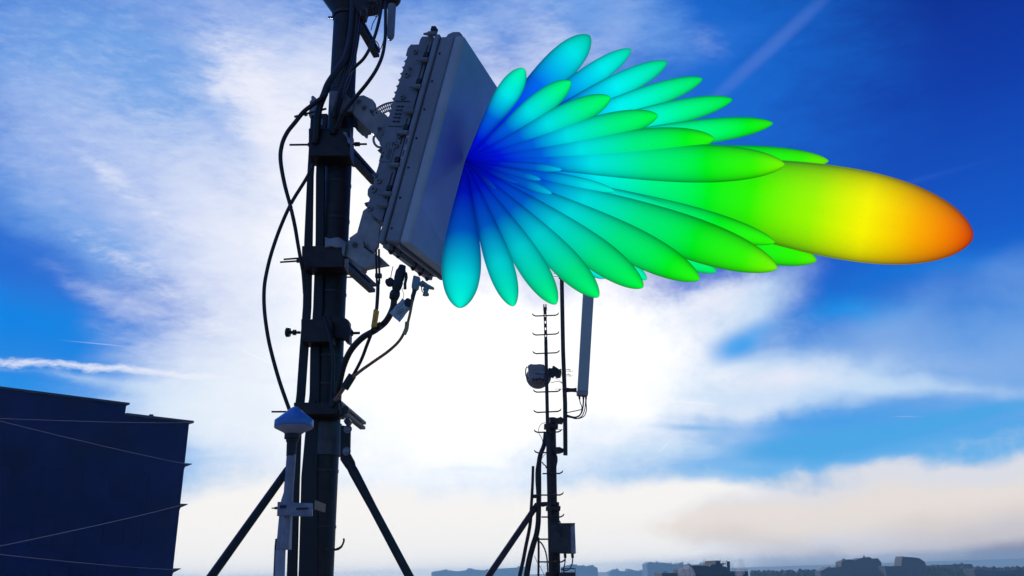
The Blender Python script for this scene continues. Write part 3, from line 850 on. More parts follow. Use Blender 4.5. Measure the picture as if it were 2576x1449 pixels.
# open port cap on the right
pc = thing('port_cap', 'small grey bottle-shaped cap hanging open beside the brown cable plug', 'cap', P(*Z7(1080, 840), 2.93))
c = P(*Z7(1085, 740), 2.94)
MB().lathe(c, -ZV, [(0, .007), (.008, .012), (.014, .012), (.016, .009), (.026, .0095), (.03, .013), (.036, .013)], 16).build('cap', M_HOUSE, pc)
MB().tube(spline(pts3(Z7, [(1060, 700), (1030, 740), (1040, 800), (1070, 810)], 2.93), 4), .002, 8).build('strap', M_RUBBER, pc)
pc2 = MB().poly([P(*Z7(*q), 2.93) for q in [(990, 690), (1040, 650), (1110, 700), (1190, 745), (1180, 760), (1120, 750), (1060, 725), (1010, 720)]], YV*.02)
single(pc2, 'cable_gland', M_HOUSE, 'ragged grey gland under the right end of the antenna', 'fitting', P(*Z7(1080, 750), 2.93), bevel=.002)
# paper tag
tg = thing('paper_tag', 'crumpled white paper tag wired below the big connector', 'tag', P(*Z7(755, 1195), 2.93))
mb = MB()
cor = [(785, 880), (910, 975), (755, 1195), (625, 1075)]
C3 = [P(*Z7(*q), 2.93) for q in cor]
G = 8
vs = [[None]*(G+1) for _ in range(G+1)]
for i in range(G+1):
    for j in range(G+1):
        s_, t_ = i/G, j/G
        p = C3[0].lerp(C3[1], s_).lerp(C3[3].lerp(C3[2], s_), t_)
        p = p+YV*(.004*math.sin(s_*7+t_*5)+.003*math.sin(t_*11))
        vs[i][j] = p
for i in range(G):
    for j in range(G):
        q = [vs[i][j], vs[i+1][j], vs[i+1][j+1], vs[i][j+1]]
        mb.bm.faces.new([mb.bm.verts.new(x) for x in q])
bmesh.ops.remove_doubles(mb.bm, verts=mb.bm.verts[:], dist=1e-5)
o = mb.build('sheet', M_PAPER, tg)
sm = o.modifiers.new('solid', 'SOLIDIFY'); sm.thickness = .0008
mb = MB()
for (a_, b_) in (((740, 1010), (800, 950)), ((720, 1060), (810, 1000)), ((735, 1085), (850, 1010)), ((745, 1130), (840, 1060)), ((700, 1030), (740, 980))):
    pa, pb = P(*Z7(*a_), 2.9215), P(*Z7(*b_), 2.9215)
    mb.tube([pa, pa.lerp(pb, .3)+ZV*.001, pa.lerp(pb, .6)-ZV*.001, pb], .0007, 6)
mb.build('handwriting', M_INK, tg)
MB().tube(spline(pts3(Z7, [(800, 885), (805, 830), (790, 790), (795, 750)], 2.935), 4), .0012, 8).build('wire', M_RUBBER, tg)
mb = MB().poly([P(*Z7(*q), 2.925) for q in [(815, 905), (835, 885), (850, 878), (865, 880), (900, 900), (895, 975), (880, 985), (830, 985), (808, 950)]], YV*.02)
single(mb, 'tag_clip', M_RUBBER, 'small black clip at the top right of the paper tag', 'clip', P(*Z7(850, 985), 2.925), bevel=.003)

# ------------------------------------------------------------------ GNSS dome
YG = 2.78
c = P(*Z4(861, 178), YG)
gd = thing('satellite_antenna', 'blue-white cone-topped satellite timing antenna on a small pole left of the mast', 'antenna', P(*Z4(745, 1449), YG))
k = mpx(c)*.29456
prof = [(-175*k, 60*k), (-172*k, 74*k), (-52*k, 74*k), (-50*k, 62*k)]
MB().lathe(c, ZV, [(-58*k, 70*k), (-42*k, 90*k), (-8*k, 158*k), (-2*k, 163*k)], 40).build('underside', M_WHITEP, gd)
MB().lathe(c, ZV, [(-4*k, 160*k), (0, 163*k), (54*k, 163*k), (60*k, 159*k), (158*k, 40*k), (170*k, 26*k), (176*k, 12*k), (177*k, 1*k)], 40).build('dome', M_BLUE, gd)
c2 = P(*Z4(838, 300), YG)
MB().lathe(P(*Z4(850, 232), YG), -ZV, [(0, 66*k), (45*k, 66*k), (50*k, 52*k), (70*k, 50*k), (72*k, 44*k), (190*k, 40*k)], 28).build('neck', M_RUBBER, gd)
def gp(x, y): return P(*Z4(x, y), YG)
MB().cyl(gp(840, 412), gp(778, 1225), 39*k, 28).build('pipe', M_PIPE, gd)
MB().tube([gp(748, 1225), gp(740, 1449), gp(728, 1900), gp(700, 3300)], [40*k]*4, 22).build('lower_tube', M_WHITEP, gd)
mb = MB().poly([gp(*q) for q in [(775, 730), (838, 745), (822, 1225), (706, 1225), (715, 1130), (730, 960), (750, 800)]], YV*.03)
mb.build('channel_cover', M_WHITEP, gd, .003)
brk = MB().poly([P(*Z4(*q), YG-.045) for q in [(720, 815), (845, 812), (850, 822), (1020, 825), (1015, 940), (840, 938), (832, 930), (715, 938)]], YV*.012).build('cross_bracket', M_PIPE, gd, .003)
mb = MB().box(P(*Z4(740, 870), YG-.05), X*.02, YV*.012, ZV*.01)
mb.box(P(*Z4(880, 882), YG-.05), X*.04, YV*.012, ZV*.006)
mb.build('bracket_slot', M_DARKGAP, brk)
rod(Z4, (672, 869), (720, 869), YG+.0, 3.4, (.9,), parent=gd, name='bracket_bolt')
MB().tube(pts3(Z4, [(712, 1130), (705, 1200), (695, 1449), (690, 1500)], YG+.03), .004, 8).build('ground_wire', M_RUBBER, gd)
# strut between bracket and mast, at the side
mb = MB().box(P(*Z4(985, 880), YG-.03), X*.02, YV*.16, ZV*.03)
mb.build('standoff', M_STEEL, gd)

# zip tie tail near the bottom of the mast
mb = MB()
mb.tube(spline(pts3(Z4, [(1100, 1218), (1150, 1220), (1190, 1222), (1235, 1215), (1270, 1192), (1288, 1150), (1286, 1128)], 3.19), 4), .0038, 8)
mb.tube(spline(pts3(Z4, [(1195, 1228), (1240, 1222), (1275, 1195)], 3.19), 4), .003, 8)
single(mb, 'strap_tail', M_ROD, 'curled strap end sticking out of the mast shaft near the bottom', 'strap', P(*Z4(1150, 1225), 3.19))
# ------------------------------------------------------------------ FAR MAST
YF = 9.4
KF = mpx(P(1390, 1100, YF))
def vert(z, top, bot, Y, wpx, n=20, r2=None):
    a, b = P(*z(*top), Y), P(*z(*bot), Y)
    e = b+(b-a)*((b.z-DECK)/(a.z-b.z))
    return MB().tube([a, e], [wpx*.5*mpx(a), wpx*.5*mpx(b)], n), e
fm = thing('ladder_mast', 'distant slim black mast with a climbing ladder of upturned rungs', 'mast', Vector((P(1398, 1400, YF+.1).x, YF+.1, DECK)))
mb, e = vert(F2, (727, 55), (748, 1449), YF+.12, 17)
mb.build('pole', M_FAR, fm)
mb, e = vert(F2, (745, 800), (755, 1449), YF+.14, 24)
mb.build('lower_pole', M_FAR, fm)
# climbing rail: flat bar, slotted at its top
rt, rb = P(*F1(594, 415), YF-.06), P(*F1(602, 700), YF-.06)
dr = (rt-rb)
hw = 15*.26455*KF
mb = MB()
mb.box(rb-X*hw, X*hw*.55, YV*.03, dr)
mb.box(rb+X*hw*.45, X*hw*.55, YV*.03, dr)
for i in range(5):
    q = (i+.0)/4.0
    mb.box(rb+dr*(q*.88)-X*hw*.45, X*hw*.9, YV*.028, dr*.12)
cpt = P(*F1(594, 400), YF-.06)
mb.cbox(cpt, X*hw*2.4, YV*.05, ZV*.03)
mb.box(cpt+Vector((-hw*1.1, -.015, .01)), X*hw*.8, YV*.03, ZV*.045)
mb.box(cpt+Vector((hw*.3, -.015, .01)), X*hw*.8, YV*.03, ZV*.045)
mb.build('slotted_rail', M_FAR, fm)
e = P(*F2(712, 1449), YF-.06)
a = P(*F1(602, 697), YF-.06)
e2 = e+(e-a)*((e.z-DECK)/(a.z-e.z))
mb = MB().poly([a-X*hw*1.1, a+X*hw*1.1, e2+X*hw*1.1, e2-X*hw*1.1], YV*.05)
mb.build('climbing_rail', M_FAR, fm, .003)
proto = None
def rung(z, x0, y0, x1, y1, both=True, left=True):
    global proto
    a, b = P(*z(x0, y0), YF-.08), P(*z(x1, y1), YF-.08)
    up = ZV*.034
    pts = []
    if left:
        pts += [a+up-X*.012, a+up*.4, a+X*.03]
    else:
        pts += [a]
    pts += [b-X*.03] if both else [b]
    if both:
        pts += [b+up*.4, b+up+X*.012]
    mb = MB().tube(pts, [.004 if (i == 0 and left) or (i == len(pts)-1 and both) else .0085 for i in range(len(pts))], 8)
    return mb.build('rung', M_FAR, fm)
for q in ((482, 470, 716, 462), (484, 651, 720, 640), (487, 828, 724, 818), (492, 1194, 735, 1186), (496, 1387, 740, 1376)):
    rung(F1, *q)
rung(F2, 575, 185, 800, 180); rung(F2, 577, 365, 700, 362, both=False); rung(F2, 640, 548, 812, 546, left=False)
rung(F2, 560, 737, 817, 735, left=False); rung(F2, 630, 930, 822, 928, left=False); rung(F2, 600, 1125, 690, 1125, both=False, left=False)
rung(F2, 610, 1325, 830, 1325, left=False)
for dz_ in (1, 2, 3, 4, 5, 6):
    p = P(*F2(660, 1449), YF-.08)
    MB().cyl(Vector((p.x-.2, p.y, p.z-.26*dz_)), Vector((p.x+.25, p.y, p.z-.26*dz_)), .0085, 8).build('rung', M_FAR, fm)
brace(F2, (590, 825), (165, 1449), YF+.1, YF-.5, 15.5, M_FAR, fm)
def fpoly(name, z, pts, Y, dep, m, parent, bev=.004):
    return MB().poly([P(*z(*q), Y) for q in pts], YV*dep).build(name, m, parent, bev)
fpoly('clamp_block', F2, [(655, 108), (778, 108), (778, 142), (655, 142)], YF-.0, .16, M_FAR, fm)
fpoly('clamp_block', F2, [(705, 58), (780, 55), (800, 45), (825, 60), (820, 100), (780, 98), (705, 95)], YF+.02, .12, M_FAR, fm)
fpoly('clamp_arm', F2, [(740, 315), (790, 312), (825, 328), (825, 352), (790, 362), (740, 366)], YF+.02, .12, M_FAR, fm)
fpoly('clamp_block', F2, [(672, 835), (800, 832), (798, 870), (672, 870)], YF-.0, .16, M_FAR, fm)
fpoly('clamp_arm', F2, [(615, 798), (680, 795), (778, 812), (778, 820), (690, 826), (640, 836), (615, 820)], YF+.0, .1, M_FAR, fm)
fpoly('clamp_block', F2, [(535, 732), (590, 730), (590, 758), (535, 760)], YF+.02, .1, M_FAR, fm)
# support pipe for the sector antenna
sp = thing('support_pipe', 'plain steel pipe right of the ladder rail carrying dish and sector antenna', 'pipe', P(*F2(842, 385), YF))
MB().tube([P(*F2(842, 386), YF), P(*F1(785, 1300), YF), P(*F1(766, 800), YF), P(*F1(752, 60), YF), P(1405, 560, YF)], [11*KF*.5, 11.2*KF*.5, 11*KF*.5, 11.2*KF*.5, 11*KF*.5], 20).build('tube', M_FAR, sp)
for q in ((67, 675, 790), (93, 675, 800)):
    rod(F1, (q[1], q[0]), (q[2], q[0]+4), YF-.08, 1.2, (.4,), parent=sp)
fpoly('clamp', F1, [(722, 55), (782, 60), (798, 100), (775, 98), (725, 92)], YF-.06, .1, M_FAR, sp)
# left-hand companion pole, thick feeder and thin conduit
cable('feeder_bundle', 'thick black feeder bundle leaving the distant mast to the lower left', F2, [(668, 190), (655, 290), (625, 370), (612, 430), (608, 520), (608, 700), (605, 900), (600, 1000), (585, 1090), (560, 1170), (525, 1300), (500, 1449), (470, 1700), (440, 2300)], YF+.05, (11, 15.5), M_FARBUN, n=14)
cable('conduit', 'slim pipe standing free at the far left of the distant mast then bending outward', F2, [(557, 482), (553, 620), (546, 760), (540, 860), (535, 960), (520, 1060), (495, 1180), (470, 1310), (440, 1449), (400, 1700), (330, 2300)], YF+.02, (7, 10.5), M_FAR, cat='pipe')
cable('feeder_cable', 'curved black cable dropping from the feeder bundle to the lower ladder rail', F2, [(600, 1140), (630, 1160), (660, 1215), (677, 1280), (684, 1360), (686, 1449), (686, 1700)], YF-.0, 3.6, M_FARBUN)
cable('feeder_cable', 'straight black cable hanging under the feeder bundle left of the ladder rail', F2, [(605, 1110), (606, 1250), (604, 1449), (600, 2200)], YF, 5.6, M_FARBUN)
cable('feeder_cable', 'black cable hugging the left edge of the standing feeder bundle', F2, [(595, 440), (583, 520), (582, 610), (588, 700), (592, 790)], YF-.02, 3, M_FARBUN)
cable('feeder_cable', 'black cable bulging right of the distant mast below the support pipe', F2, [(752, 370), (765, 400), (766, 440), (755, 500), (748, 600)], YF+.05, 4, M_FARBUN)
cable('signal_wire', 'thin wire looping left from the top of the distant pole', F2, [(670, 98), (635, 108), (610, 140), (608, 190), (630, 230), (642, 270), (640, 330)], YF, 1.4, M_FARBUN, cat='wire')
cable('signal_wire', 'thin wire hanging between the distant pole and the support pipe', F2, [(755, 140), (780, 158), (805, 164), (822, 160)], YF, 1.2, M_FARBUN, cat='wire')
cable('signal_wire', 'thin wire trailing down beside the lowest rungs of the distant ladder', F2, [(568, 1270), (590, 1320), (620, 1370), (650, 1430), (680, 1500)], YF, 1.2, M_FARBUN, cat='wire')
cable('signal_wire', 'cluster wire curling into the ladder rail above the standing bundle', F2, [(635, 445), (650, 465), (668, 480), (672, 500)], YF, 3.0, M_FARBUN, cat='wire')
cable('signal_wire', 'fine wire arcing over the standing bundle to the ladder rail', F2, [(632, 420), (650, 390), (672, 372)], YF, 1.2, M_FARBUN, cat='wire')
# microwave dish
ds = thing('microwave_dish', 'round grey microwave dish seen from behind on the distant mast', 'dish antenna', P(*F1(560, 1160), YF+.1))
c = P(*F1(548, 1037), YF+.12)
rr = 119*.26455*KF
ax = Vector((-.35, 1, .05)).normalized()
MB().lathe(c, ax, [(-.03, rr*.25), (-.02, rr*.85), (.0, rr*.99), (.10, rr), (.12, rr*.97), (.14, rr*.6)], 44).build('reflector', M_DISH, ds)
fpoly('radio_unit', F1, [(432, 940), (445, 932), (462, 922), (475, 928), (585, 930), (590, 1075), (520, 1085), (470, 1080), (436, 1062)], YF-.02, .10, M_DISH, ds)
MB().tube(spline(pts3(F1, [(436, 952), (416, 962), (409, 1005), (416, 1045), (438, 1062)], YF+.02), 5), .007, 10).build('handle', M_FAR, ds)
fpoly('feed_boss', F1, [(500, 1000), (545, 990), (600, 985), (600, 1015), (540, 1018), (505, 1010)], YF-.04, .03, M_PIPE, ds)
for q in ((485, 1078), (515, 1076), (545, 1072), (575, 1080)):
    p = P(*F1(*q), YF-.03)
    MB().lathe(p, -YV, [(0, .018), (.02, .018), (.022, .01)], 12).build('socket', M_FARBUN, ds)
fpoly('mount_arm', F1, [(630, 960), (660, 965), (668, 940), (685, 945), (730, 975), (745, 968), (752, 1010), (745, 1045), (705, 1050), (690, 1030), (668, 1050), (655, 1040), (630, 1045)], YF+.0, .08, M_FAR, ds)
for y_ in (977, 993, 1023, 1039):
    rod(F1, (735, y_), (842 if y_ in (977, 1023) else 862, y_), YF-.07, 1.2, (.75,), parent=ds)
cable('signal_wire', 'thin wire bowed from the dish to the support pipe', F1, [(660, 1055), (700, 1065), (735, 1085), (760, 1110), (785, 1150)], YF-.05, .9, M_FARBUN, cat='wire')
cable('signal_wire', 'slightly thicker wire arching under the dish toward the support pipe', F1, [(650, 1105), (690, 1095), (730, 1095), (760, 1110)], YF-.05, 1.6, M_FARBUN, cat='wire')
# sector antenna
se = thing('sector_antenna', 'long narrow grey sector antenna hanging upright beside the distant mast', 'antenna', P(*F1(950, 1225), YF))
top = [P(1474, 600, YF-.05), P(1502, 600, YF-.05)]
botL, botR = P(*F1(900, 1182), YF-.05), P(*F1(1004, 1186), YF-.05)
MB().poly([top[0], top[1], botR, botL], YV*.09+X*.008).build('radome', M_SECT, se, .012)
MB().poly([P(*F1(895, 1182), YF-.055), P(*F1(1007, 1186), YF-.055), P(*F1(1003, 1222), YF-.055), P(*F1(985, 1228), YF-.055), P(*F1(900, 1218), YF-.055)], YV*.10).build('end_cap', M_DISH, se, .008)
fpoly('mount_arm', F1, [(800, 1150), (850, 1155), (895, 1150), (897, 1188), (850, 1185), (800, 1188)], YF+.0, .05, M_FAR, se)
rod(F1, (690, 1164), (800, 1164), YF-.08, 1.2, (.4,), parent=se)
for x_ in (920, 957, 982):
    a = P(*F1(x_, 1222), YF)
    MB().cyl(a, a-ZV*.05, .012, 12).build('connector', M_FARBUN, se)
GJ = 'jumper cables looping under the distant sector antenna'
jl = ['outermost jumper cable looping right under the sector antenna', 'second jumper cable in from the right under the sector antenna', 'middle jumper cable crossing under the sector antenna', 'inner jumper cable nearest the support pipe under the sector antenna', 'upper jumper cable running flat to the support pipe from the sector antenna']
js = [[(985, 1240), (985, 1300), (988, 1360), (965, 1420), (900, 1445), (805, 1420)],
      [(982, 1240), (978, 1310), (968, 1370), (940, 1425), (880, 1446), (805, 1410)],
      [(957, 1240), (955, 1310), (950, 1370), (920, 1420), (870, 1438), (800, 1428)],
      [(920, 1240), (928, 1290), (945, 1340), (930, 1400), (880, 1430), (800, 1410)],
      [(962, 1240), (960, 1300), (950, 1350), (900, 1368), (850, 1378), (800, 1390)]]
for lab, q in zip(jl, js):
    cable('jumper_cable', lab, F1, q, (YF-.02, YF-.06), 2.6, M_FARBUN, group=GJ, n=8)
# equipment box
eb = thing('radio_cabinet', 'dark boxy radio unit with a pale finned edge low on the distant mast', 'radio unit', P(*F2(810, 1255), YF-.1))
fpoly('case', F2, [(700, 990), (885, 985), (888, 1252), (705, 1245)], YF-.12, .2, M_BOX, eb, .01)
fpoly('fin_side', F2, [(886, 988), (925, 984), (935, 1252), (889, 1252)], YF-.10, .2, M_BOXL, eb, .006)
fpoly('lid', F2, [(700, 984), (928, 982), (928, 991), (700, 993)], YF-.13, .23, M_BOX, eb, .002)
fpoly('front_handle', F2, [(775, 1015), (820, 1018), (832, 1060), (825, 1105), (800, 1100), (808, 1060), (775, 1055)], YF-.15, .03, M_DARKGAP, eb)
MB().tube(pts3(F2, [(775, 965), (790, 965), (800, 988)], YF-.02), .007, 8).build('lifting_handle', M_FAR, eb)
for x_ in (838, 903):
    a = P(*F2(x_, 1250), YF)
    MB().cyl(a, a-ZV*.05, .016, 12).build('gland', M_FARBUN, eb)
cable('feeder_cable', 'left of the two short cables under the radio cabinet', F2, [(838, 1265), (840, 1300), (835, 1350), (825, 1390), (830, 1420)], YF, 3, M_FARBUN)
cable('feeder_cable', 'right of the two short cables under the radio cabinet', F2, [(903, 1265), (905, 1310), (895, 1360), (865, 1395), (830, 1400), (800, 1385)], YF, 3, M_FARBUN)
bx = thing('junction_box', 'low black junction box with a wire guard at the picture bottom on the distant mast', 'box', P(*F2(860, 1480), YF-.1))
fpoly('case', F2, [(790, 1418), (932, 1415), (934, 1560), (790, 1560)], YF-.12, .2, M_BOX, bx, .006)
MB().tube(pts3(F2, [(805, 1415), (805, 1386), (928, 1384), (930, 1412)], YF-.1), .006, 8).build('wire_guard', M_FAR, bx)
fpoly('foot_bracket', F2, [(668, 1415), (700, 1412), (700, 1500), (668, 1500)], YF-.1, .15, M_FAR, bx)

# ------------------------------------------------------------------ dark building on the left
gdv = Vector((math.sin(rad(42)), math.cos(rad(42)), 0))      # along the facade, away to the right
gn = Vector((math.cos(rad(42)), -math.sin(rad(42)), 0))      # facade normal, towards us
corner = P(476, 1064, 34)
HB = corner.z
bl = thing('office_block', 'dark windowless-looking office block with a stepped roofline at left', 'building', Vector((corner.x, corner.y, 0)))
c0 = Vector((corner.x, corner.y, 0))
def fac(d_, h): return c0-gdv*d_+ZV*h
def facpx(x, y): 
    return PP(x, y, c0, gn)
LW = 24.0
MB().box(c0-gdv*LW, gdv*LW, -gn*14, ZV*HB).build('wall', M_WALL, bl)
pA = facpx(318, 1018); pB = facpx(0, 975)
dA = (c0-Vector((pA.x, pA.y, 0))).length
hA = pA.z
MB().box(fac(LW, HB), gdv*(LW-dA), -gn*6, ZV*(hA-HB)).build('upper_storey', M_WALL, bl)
mb = MB().box(fac(dA-.02, HB)+gn*.10, gdv*(dA+.14), -gn*.5, ZV*.10)
mb.build('roof_coping', M_TRIM, bl)
MB().box(fac(LW, hA)+gn*.08, gdv*(LW-dA+.1), -gn*.5, ZV*.08).build('roof_coping', M_TRIM, bl)
p = facpx(390, 1050)
MB().cyl(p-ZV*.1-gn*.4, p+ZV*.18-gn*.4, .09, 12).build('roof_vent', M_TRIM, bl)
# windows, barely told from the wall
rows = [(B6(0, 690)[1], B6(0, 800)[1]), (B6(0, 855)[1], B6(0, 945)[1]), (B6(0, 1015)[1], B6(0, 1105)[1]), (B6(0, 1180)[1], B6(0, 1270)[1])]
for r_ in range(9):
    zt = HB-2.3-r_*1.75
    for i in range(7):
        d0 = 1.4+i*2.55
        w_ = 1.55
        f_ = MB()
        o_ = fac(d0+w_, zt-1.05)
        f_.box(o_+gn*.004, gdv*w_, gn*.02, ZV*.05)
        f_.box(o_+gn*.004+ZV*1.0, gdv*w_, gn*.02, ZV*.05)
        f_.box(o_+gn*.004+ZV*.05, gdv*.05, gn*.02, ZV*.95)
        f_.box(o_+gn*.004+ZV*.05+gdv*(w_-.05), gdv*.05, gn*.02, ZV*.95)
        f_.box(o_+gn*.004+ZV*.05+gdv*(w_*.5), gdv*.04, gn*.02, ZV*.95)
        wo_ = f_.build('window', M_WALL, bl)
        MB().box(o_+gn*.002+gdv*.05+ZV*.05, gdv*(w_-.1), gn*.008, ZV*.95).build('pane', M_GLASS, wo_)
# wall brackets at the corner holding the wires
def wbr(x, y):
    p = P(x, y, corner.y)
    p = c0+ZV*p.z
    return MB().poly([p+ZV*.05, p+ZV*.05+gdv*.30, p+ZV*.02+gdv*.30, p-ZV*.12, p-ZV*.18], gn*.05).build('wire_bracket', M_TRIM, bl), p
wy = [(470, 1168), (460, 1270), (437, 1433)]
for q in wy:
    wbr(*q)
wires = [((484, 1063, 33.6), (-260, 1042, 11.0), 'topmost pale wire stretched almost level across the dark block'),
         ((468, 1167, 33.6), (-260, 994, 11.0), 'pale wire slanting down right across the dark block below the top one'),
         ((458, 1270, 33.6), (-260, 1427, 11.0), 'pale wire climbing to the right across the middle of the dark block'),
         ((437, 1433, 33.6), (-260, 1366, 11.0), 'lowest pale wire dipping right across the foot of the dark block')]
for a, b, lab in wires:
    A, B = P(*a), P(*b)
    pts = [A.lerp(B, i/14)-ZV*(4*.05*(i/14)*(1-i/14)) for i in range(15)]
    single(MB().tube(pts, .006, 6), 'guy_wire', M_WIRE, lab, 'wire', A, 'pale wires stretched in front of the dark block')

# ------------------------------------------------------------------ skyline
def cityblock(name, label, z, outline, Y, depth, m, cat='building', extra=None, roofm=None):
    """outline: roof silhouette left to right; walls go down to the ground"""
    pts = [P(*z(*q), Y) for q in outline]
    x0, x1 = pts[0].x, pts[-1].x
    o = thing(name, label, cat, Vector(((x0+x1)/2, Y, 0)), 'blocks along the hazy skyline' if name == 'apartment_block' else None)
    low = min(p.z for p in pts)
    poly = [Vector((x0, Y, 0))]+[Vector((p.x, Y, p.z)) for p in pts]+[Vector((x1, Y, 0))]
    MB().poly(poly, YV*depth).build('wall', m, o)
    n = min(14, max(3, int((x1-x0)/4.5)))
    hgt = low-1
    for k in range(3):
        for i in range(n):
            xx = x0+(i+.5)*(x1-x0)/n
            mb = MB().box(Vector((xx-.7, Y-.12, hgt-2.5-3*k)), X*1.4, YV*.15, ZV*1.5)
            mb.build('window', M_GLASS, o)
    if name == 'apartment_block':
        for i in range(len(pts)-1):
            a, b = pts[i], pts[i+1]
            if b.x-a.x > 3 and random.random() < .55:
                q = a.lerp(b, random.uniform(.2, .8))
                hh = random.uniform(.5, 1.6)*min(Y, 800)/500
                w_ = random.uniform(.8, 1.8)*Y/600
                MB().box(Vector((q.x, Y+2, q.z-1)), X*w_, YV*w_, ZV*(1+hh)).build('chimney', m, o)
    if extra:
        extra(o)
    return o
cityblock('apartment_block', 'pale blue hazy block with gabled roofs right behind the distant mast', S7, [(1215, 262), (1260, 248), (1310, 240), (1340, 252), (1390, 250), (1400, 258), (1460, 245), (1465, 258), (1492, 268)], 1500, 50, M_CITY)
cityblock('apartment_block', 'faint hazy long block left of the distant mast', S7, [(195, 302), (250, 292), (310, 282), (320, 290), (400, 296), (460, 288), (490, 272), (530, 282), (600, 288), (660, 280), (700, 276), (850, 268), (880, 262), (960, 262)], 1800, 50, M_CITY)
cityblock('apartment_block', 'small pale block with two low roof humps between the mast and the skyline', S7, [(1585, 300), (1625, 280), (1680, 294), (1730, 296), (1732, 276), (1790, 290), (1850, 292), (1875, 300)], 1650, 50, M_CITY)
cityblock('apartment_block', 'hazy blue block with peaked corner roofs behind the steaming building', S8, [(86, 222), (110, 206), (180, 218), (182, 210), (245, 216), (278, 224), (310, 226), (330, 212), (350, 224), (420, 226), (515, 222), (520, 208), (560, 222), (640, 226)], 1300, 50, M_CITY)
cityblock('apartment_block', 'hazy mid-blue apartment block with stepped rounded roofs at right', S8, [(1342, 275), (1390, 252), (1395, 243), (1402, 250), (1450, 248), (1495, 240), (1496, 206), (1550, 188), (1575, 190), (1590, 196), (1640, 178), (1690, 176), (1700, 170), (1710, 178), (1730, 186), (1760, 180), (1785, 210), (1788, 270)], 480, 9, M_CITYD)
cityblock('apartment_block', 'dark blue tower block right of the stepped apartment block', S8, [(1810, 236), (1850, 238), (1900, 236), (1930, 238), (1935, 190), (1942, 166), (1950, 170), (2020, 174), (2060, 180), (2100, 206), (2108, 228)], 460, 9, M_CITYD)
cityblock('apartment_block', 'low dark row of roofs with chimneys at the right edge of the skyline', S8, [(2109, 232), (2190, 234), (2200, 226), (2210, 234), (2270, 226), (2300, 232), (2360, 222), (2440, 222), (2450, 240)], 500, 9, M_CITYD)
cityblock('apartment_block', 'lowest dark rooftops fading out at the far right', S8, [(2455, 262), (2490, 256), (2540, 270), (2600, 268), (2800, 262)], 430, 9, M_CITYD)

def extra_fac(o):
    for (x0, x1, y0) in ((203, 232, 277), (285, 330, 270), (710, 812, 262)):
        mb = MB()
        a, b = P(*S8(x0, y0), 235), P(*S8(x1, y0), 235)
        mb.cyl(a, b, .05, 6); a2 = a-ZV*.6; b2 = b-ZV*.6
        mb.cyl(a2, b2, .05, 6)
        for i in range(7):
            q = a.lerp(b, i/6)
            mb.cyl(q, q-ZV*1.3, .05, 6)
        mb.build('roof_railing', M_CITY, o)
    for (x_, y0, y1, r_) in ((678, 203, 270, .45), (400, 225, 240, .3)):
        a = P(*S8(x_, y0), 233); b = P(*S8(x_, y1), 233)
        MB().cyl(b, a, r_, 12).build('flue', M_CITYD, o)
    mb = MB()
    for i in range(11):
        x_ = 500+i*16 if i < 6 else 610+(i-5)*11
        a = P(*S8(x_, 188+(i*37 % 13)), 236); b = P(*S8(x_, 235), 236)
        mb.cyl(b, a, .06, 5)
    mb.build('roof_aerials', M_CITYD, o)
cityblock('plant_building', 'dark stepped building with rooftop tower, flue and railings, steam beside it', S8, [(195, 289), (333, 286), (335, 260), (392, 258), (395, 240), (425, 234), (530, 234), (545, 242), (550, 226), (585, 224), (586, 197), (617, 197), (618, 218), (660, 216), (660, 224), (630, 226), (632, 238), (662, 240), (670, 258), (686, 262), (690, 275), (818, 273), (820, 289)], 235, 14, M_CITYD, extra=extra_fac)

mb = MB()
for x0, x1, y0, Y_ in ((845, 1345, 292, 520), (1190, 1310, 285, 520), (2400, 2830, 268, 470), (1560, 1930, 275, 520), (2090, 2450, 256, 500)):
    nn = int((x1-x0)/7)
    for i in range(nn):
        for k in range(2):
            x_ = x0+(x1-x0)*(i+random.random())/nn
            c = P(*S8(x_, y0+random.uniform(-4, 9)+6*k), Y_+random.uniform(-6, 6))
            r_ = random.uniform(.9, 2.1)
            mb.lathe(c-ZV*r_, ZV, [(0, r_*.3), (r_*.5, r_*.9), (r_, r_*random.uniform(.9, 1.15)), (r_*1.6, r_*.7), (r_*2.1, r_*.15)], 7)
            mb.tube([Vector((c.x, c.y, 0)), c], [.35, .2], 5)
o = mb.build('distant_trees', mat('far_foliage', (.03, .038, .04), .9, 0, .3, .4), sharp=False)
tag(o, 'low dark line of trees between the distant apartment blocks', 'trees', kind='stuff')
# steam drifting off the plant roof
mb = MB()
for (x_, y_, r_) in ((752, 290, 1.3), (768, 268, 1.2), (778, 245, 1.0), (770, 215, .9), (705, 250, .6), (700, 225, .5), (703, 200, .45), (395, 300, 1.8), (370, 285, 1.4), (340, 296, 1.3)):
    c = P(*S8(x_, y_), 231)
    mb.lathe(c-ZV*r_*1.3, ZV, [(0, r_*.2), (r_*.5, r_*.8), (r_*1.3, r_), (r_*2.2, r_*.7), (r_*2.8, r_*.1)], 12)
sm_ = bpy.data.materials.new('steam'); sm_.use_nodes = True
t = sm_.node_tree; t.nodes.clear()
pv = t.nodes.new('ShaderNodeVolumePrincipled')
pv.inputs['Color'].default_value = (.95, .95, .95, 1)
pv.inputs['Density'].default_value = .28
ou = t.nodes.new('ShaderNodeOutputMaterial')
t.links.new(pv.outputs[0], ou.inputs['Volume'])
tag(mb.build('steam', sm_, sharp=False), 'thin white steam puffs rising beside the stepped plant building', 'steam', kind='stuff')

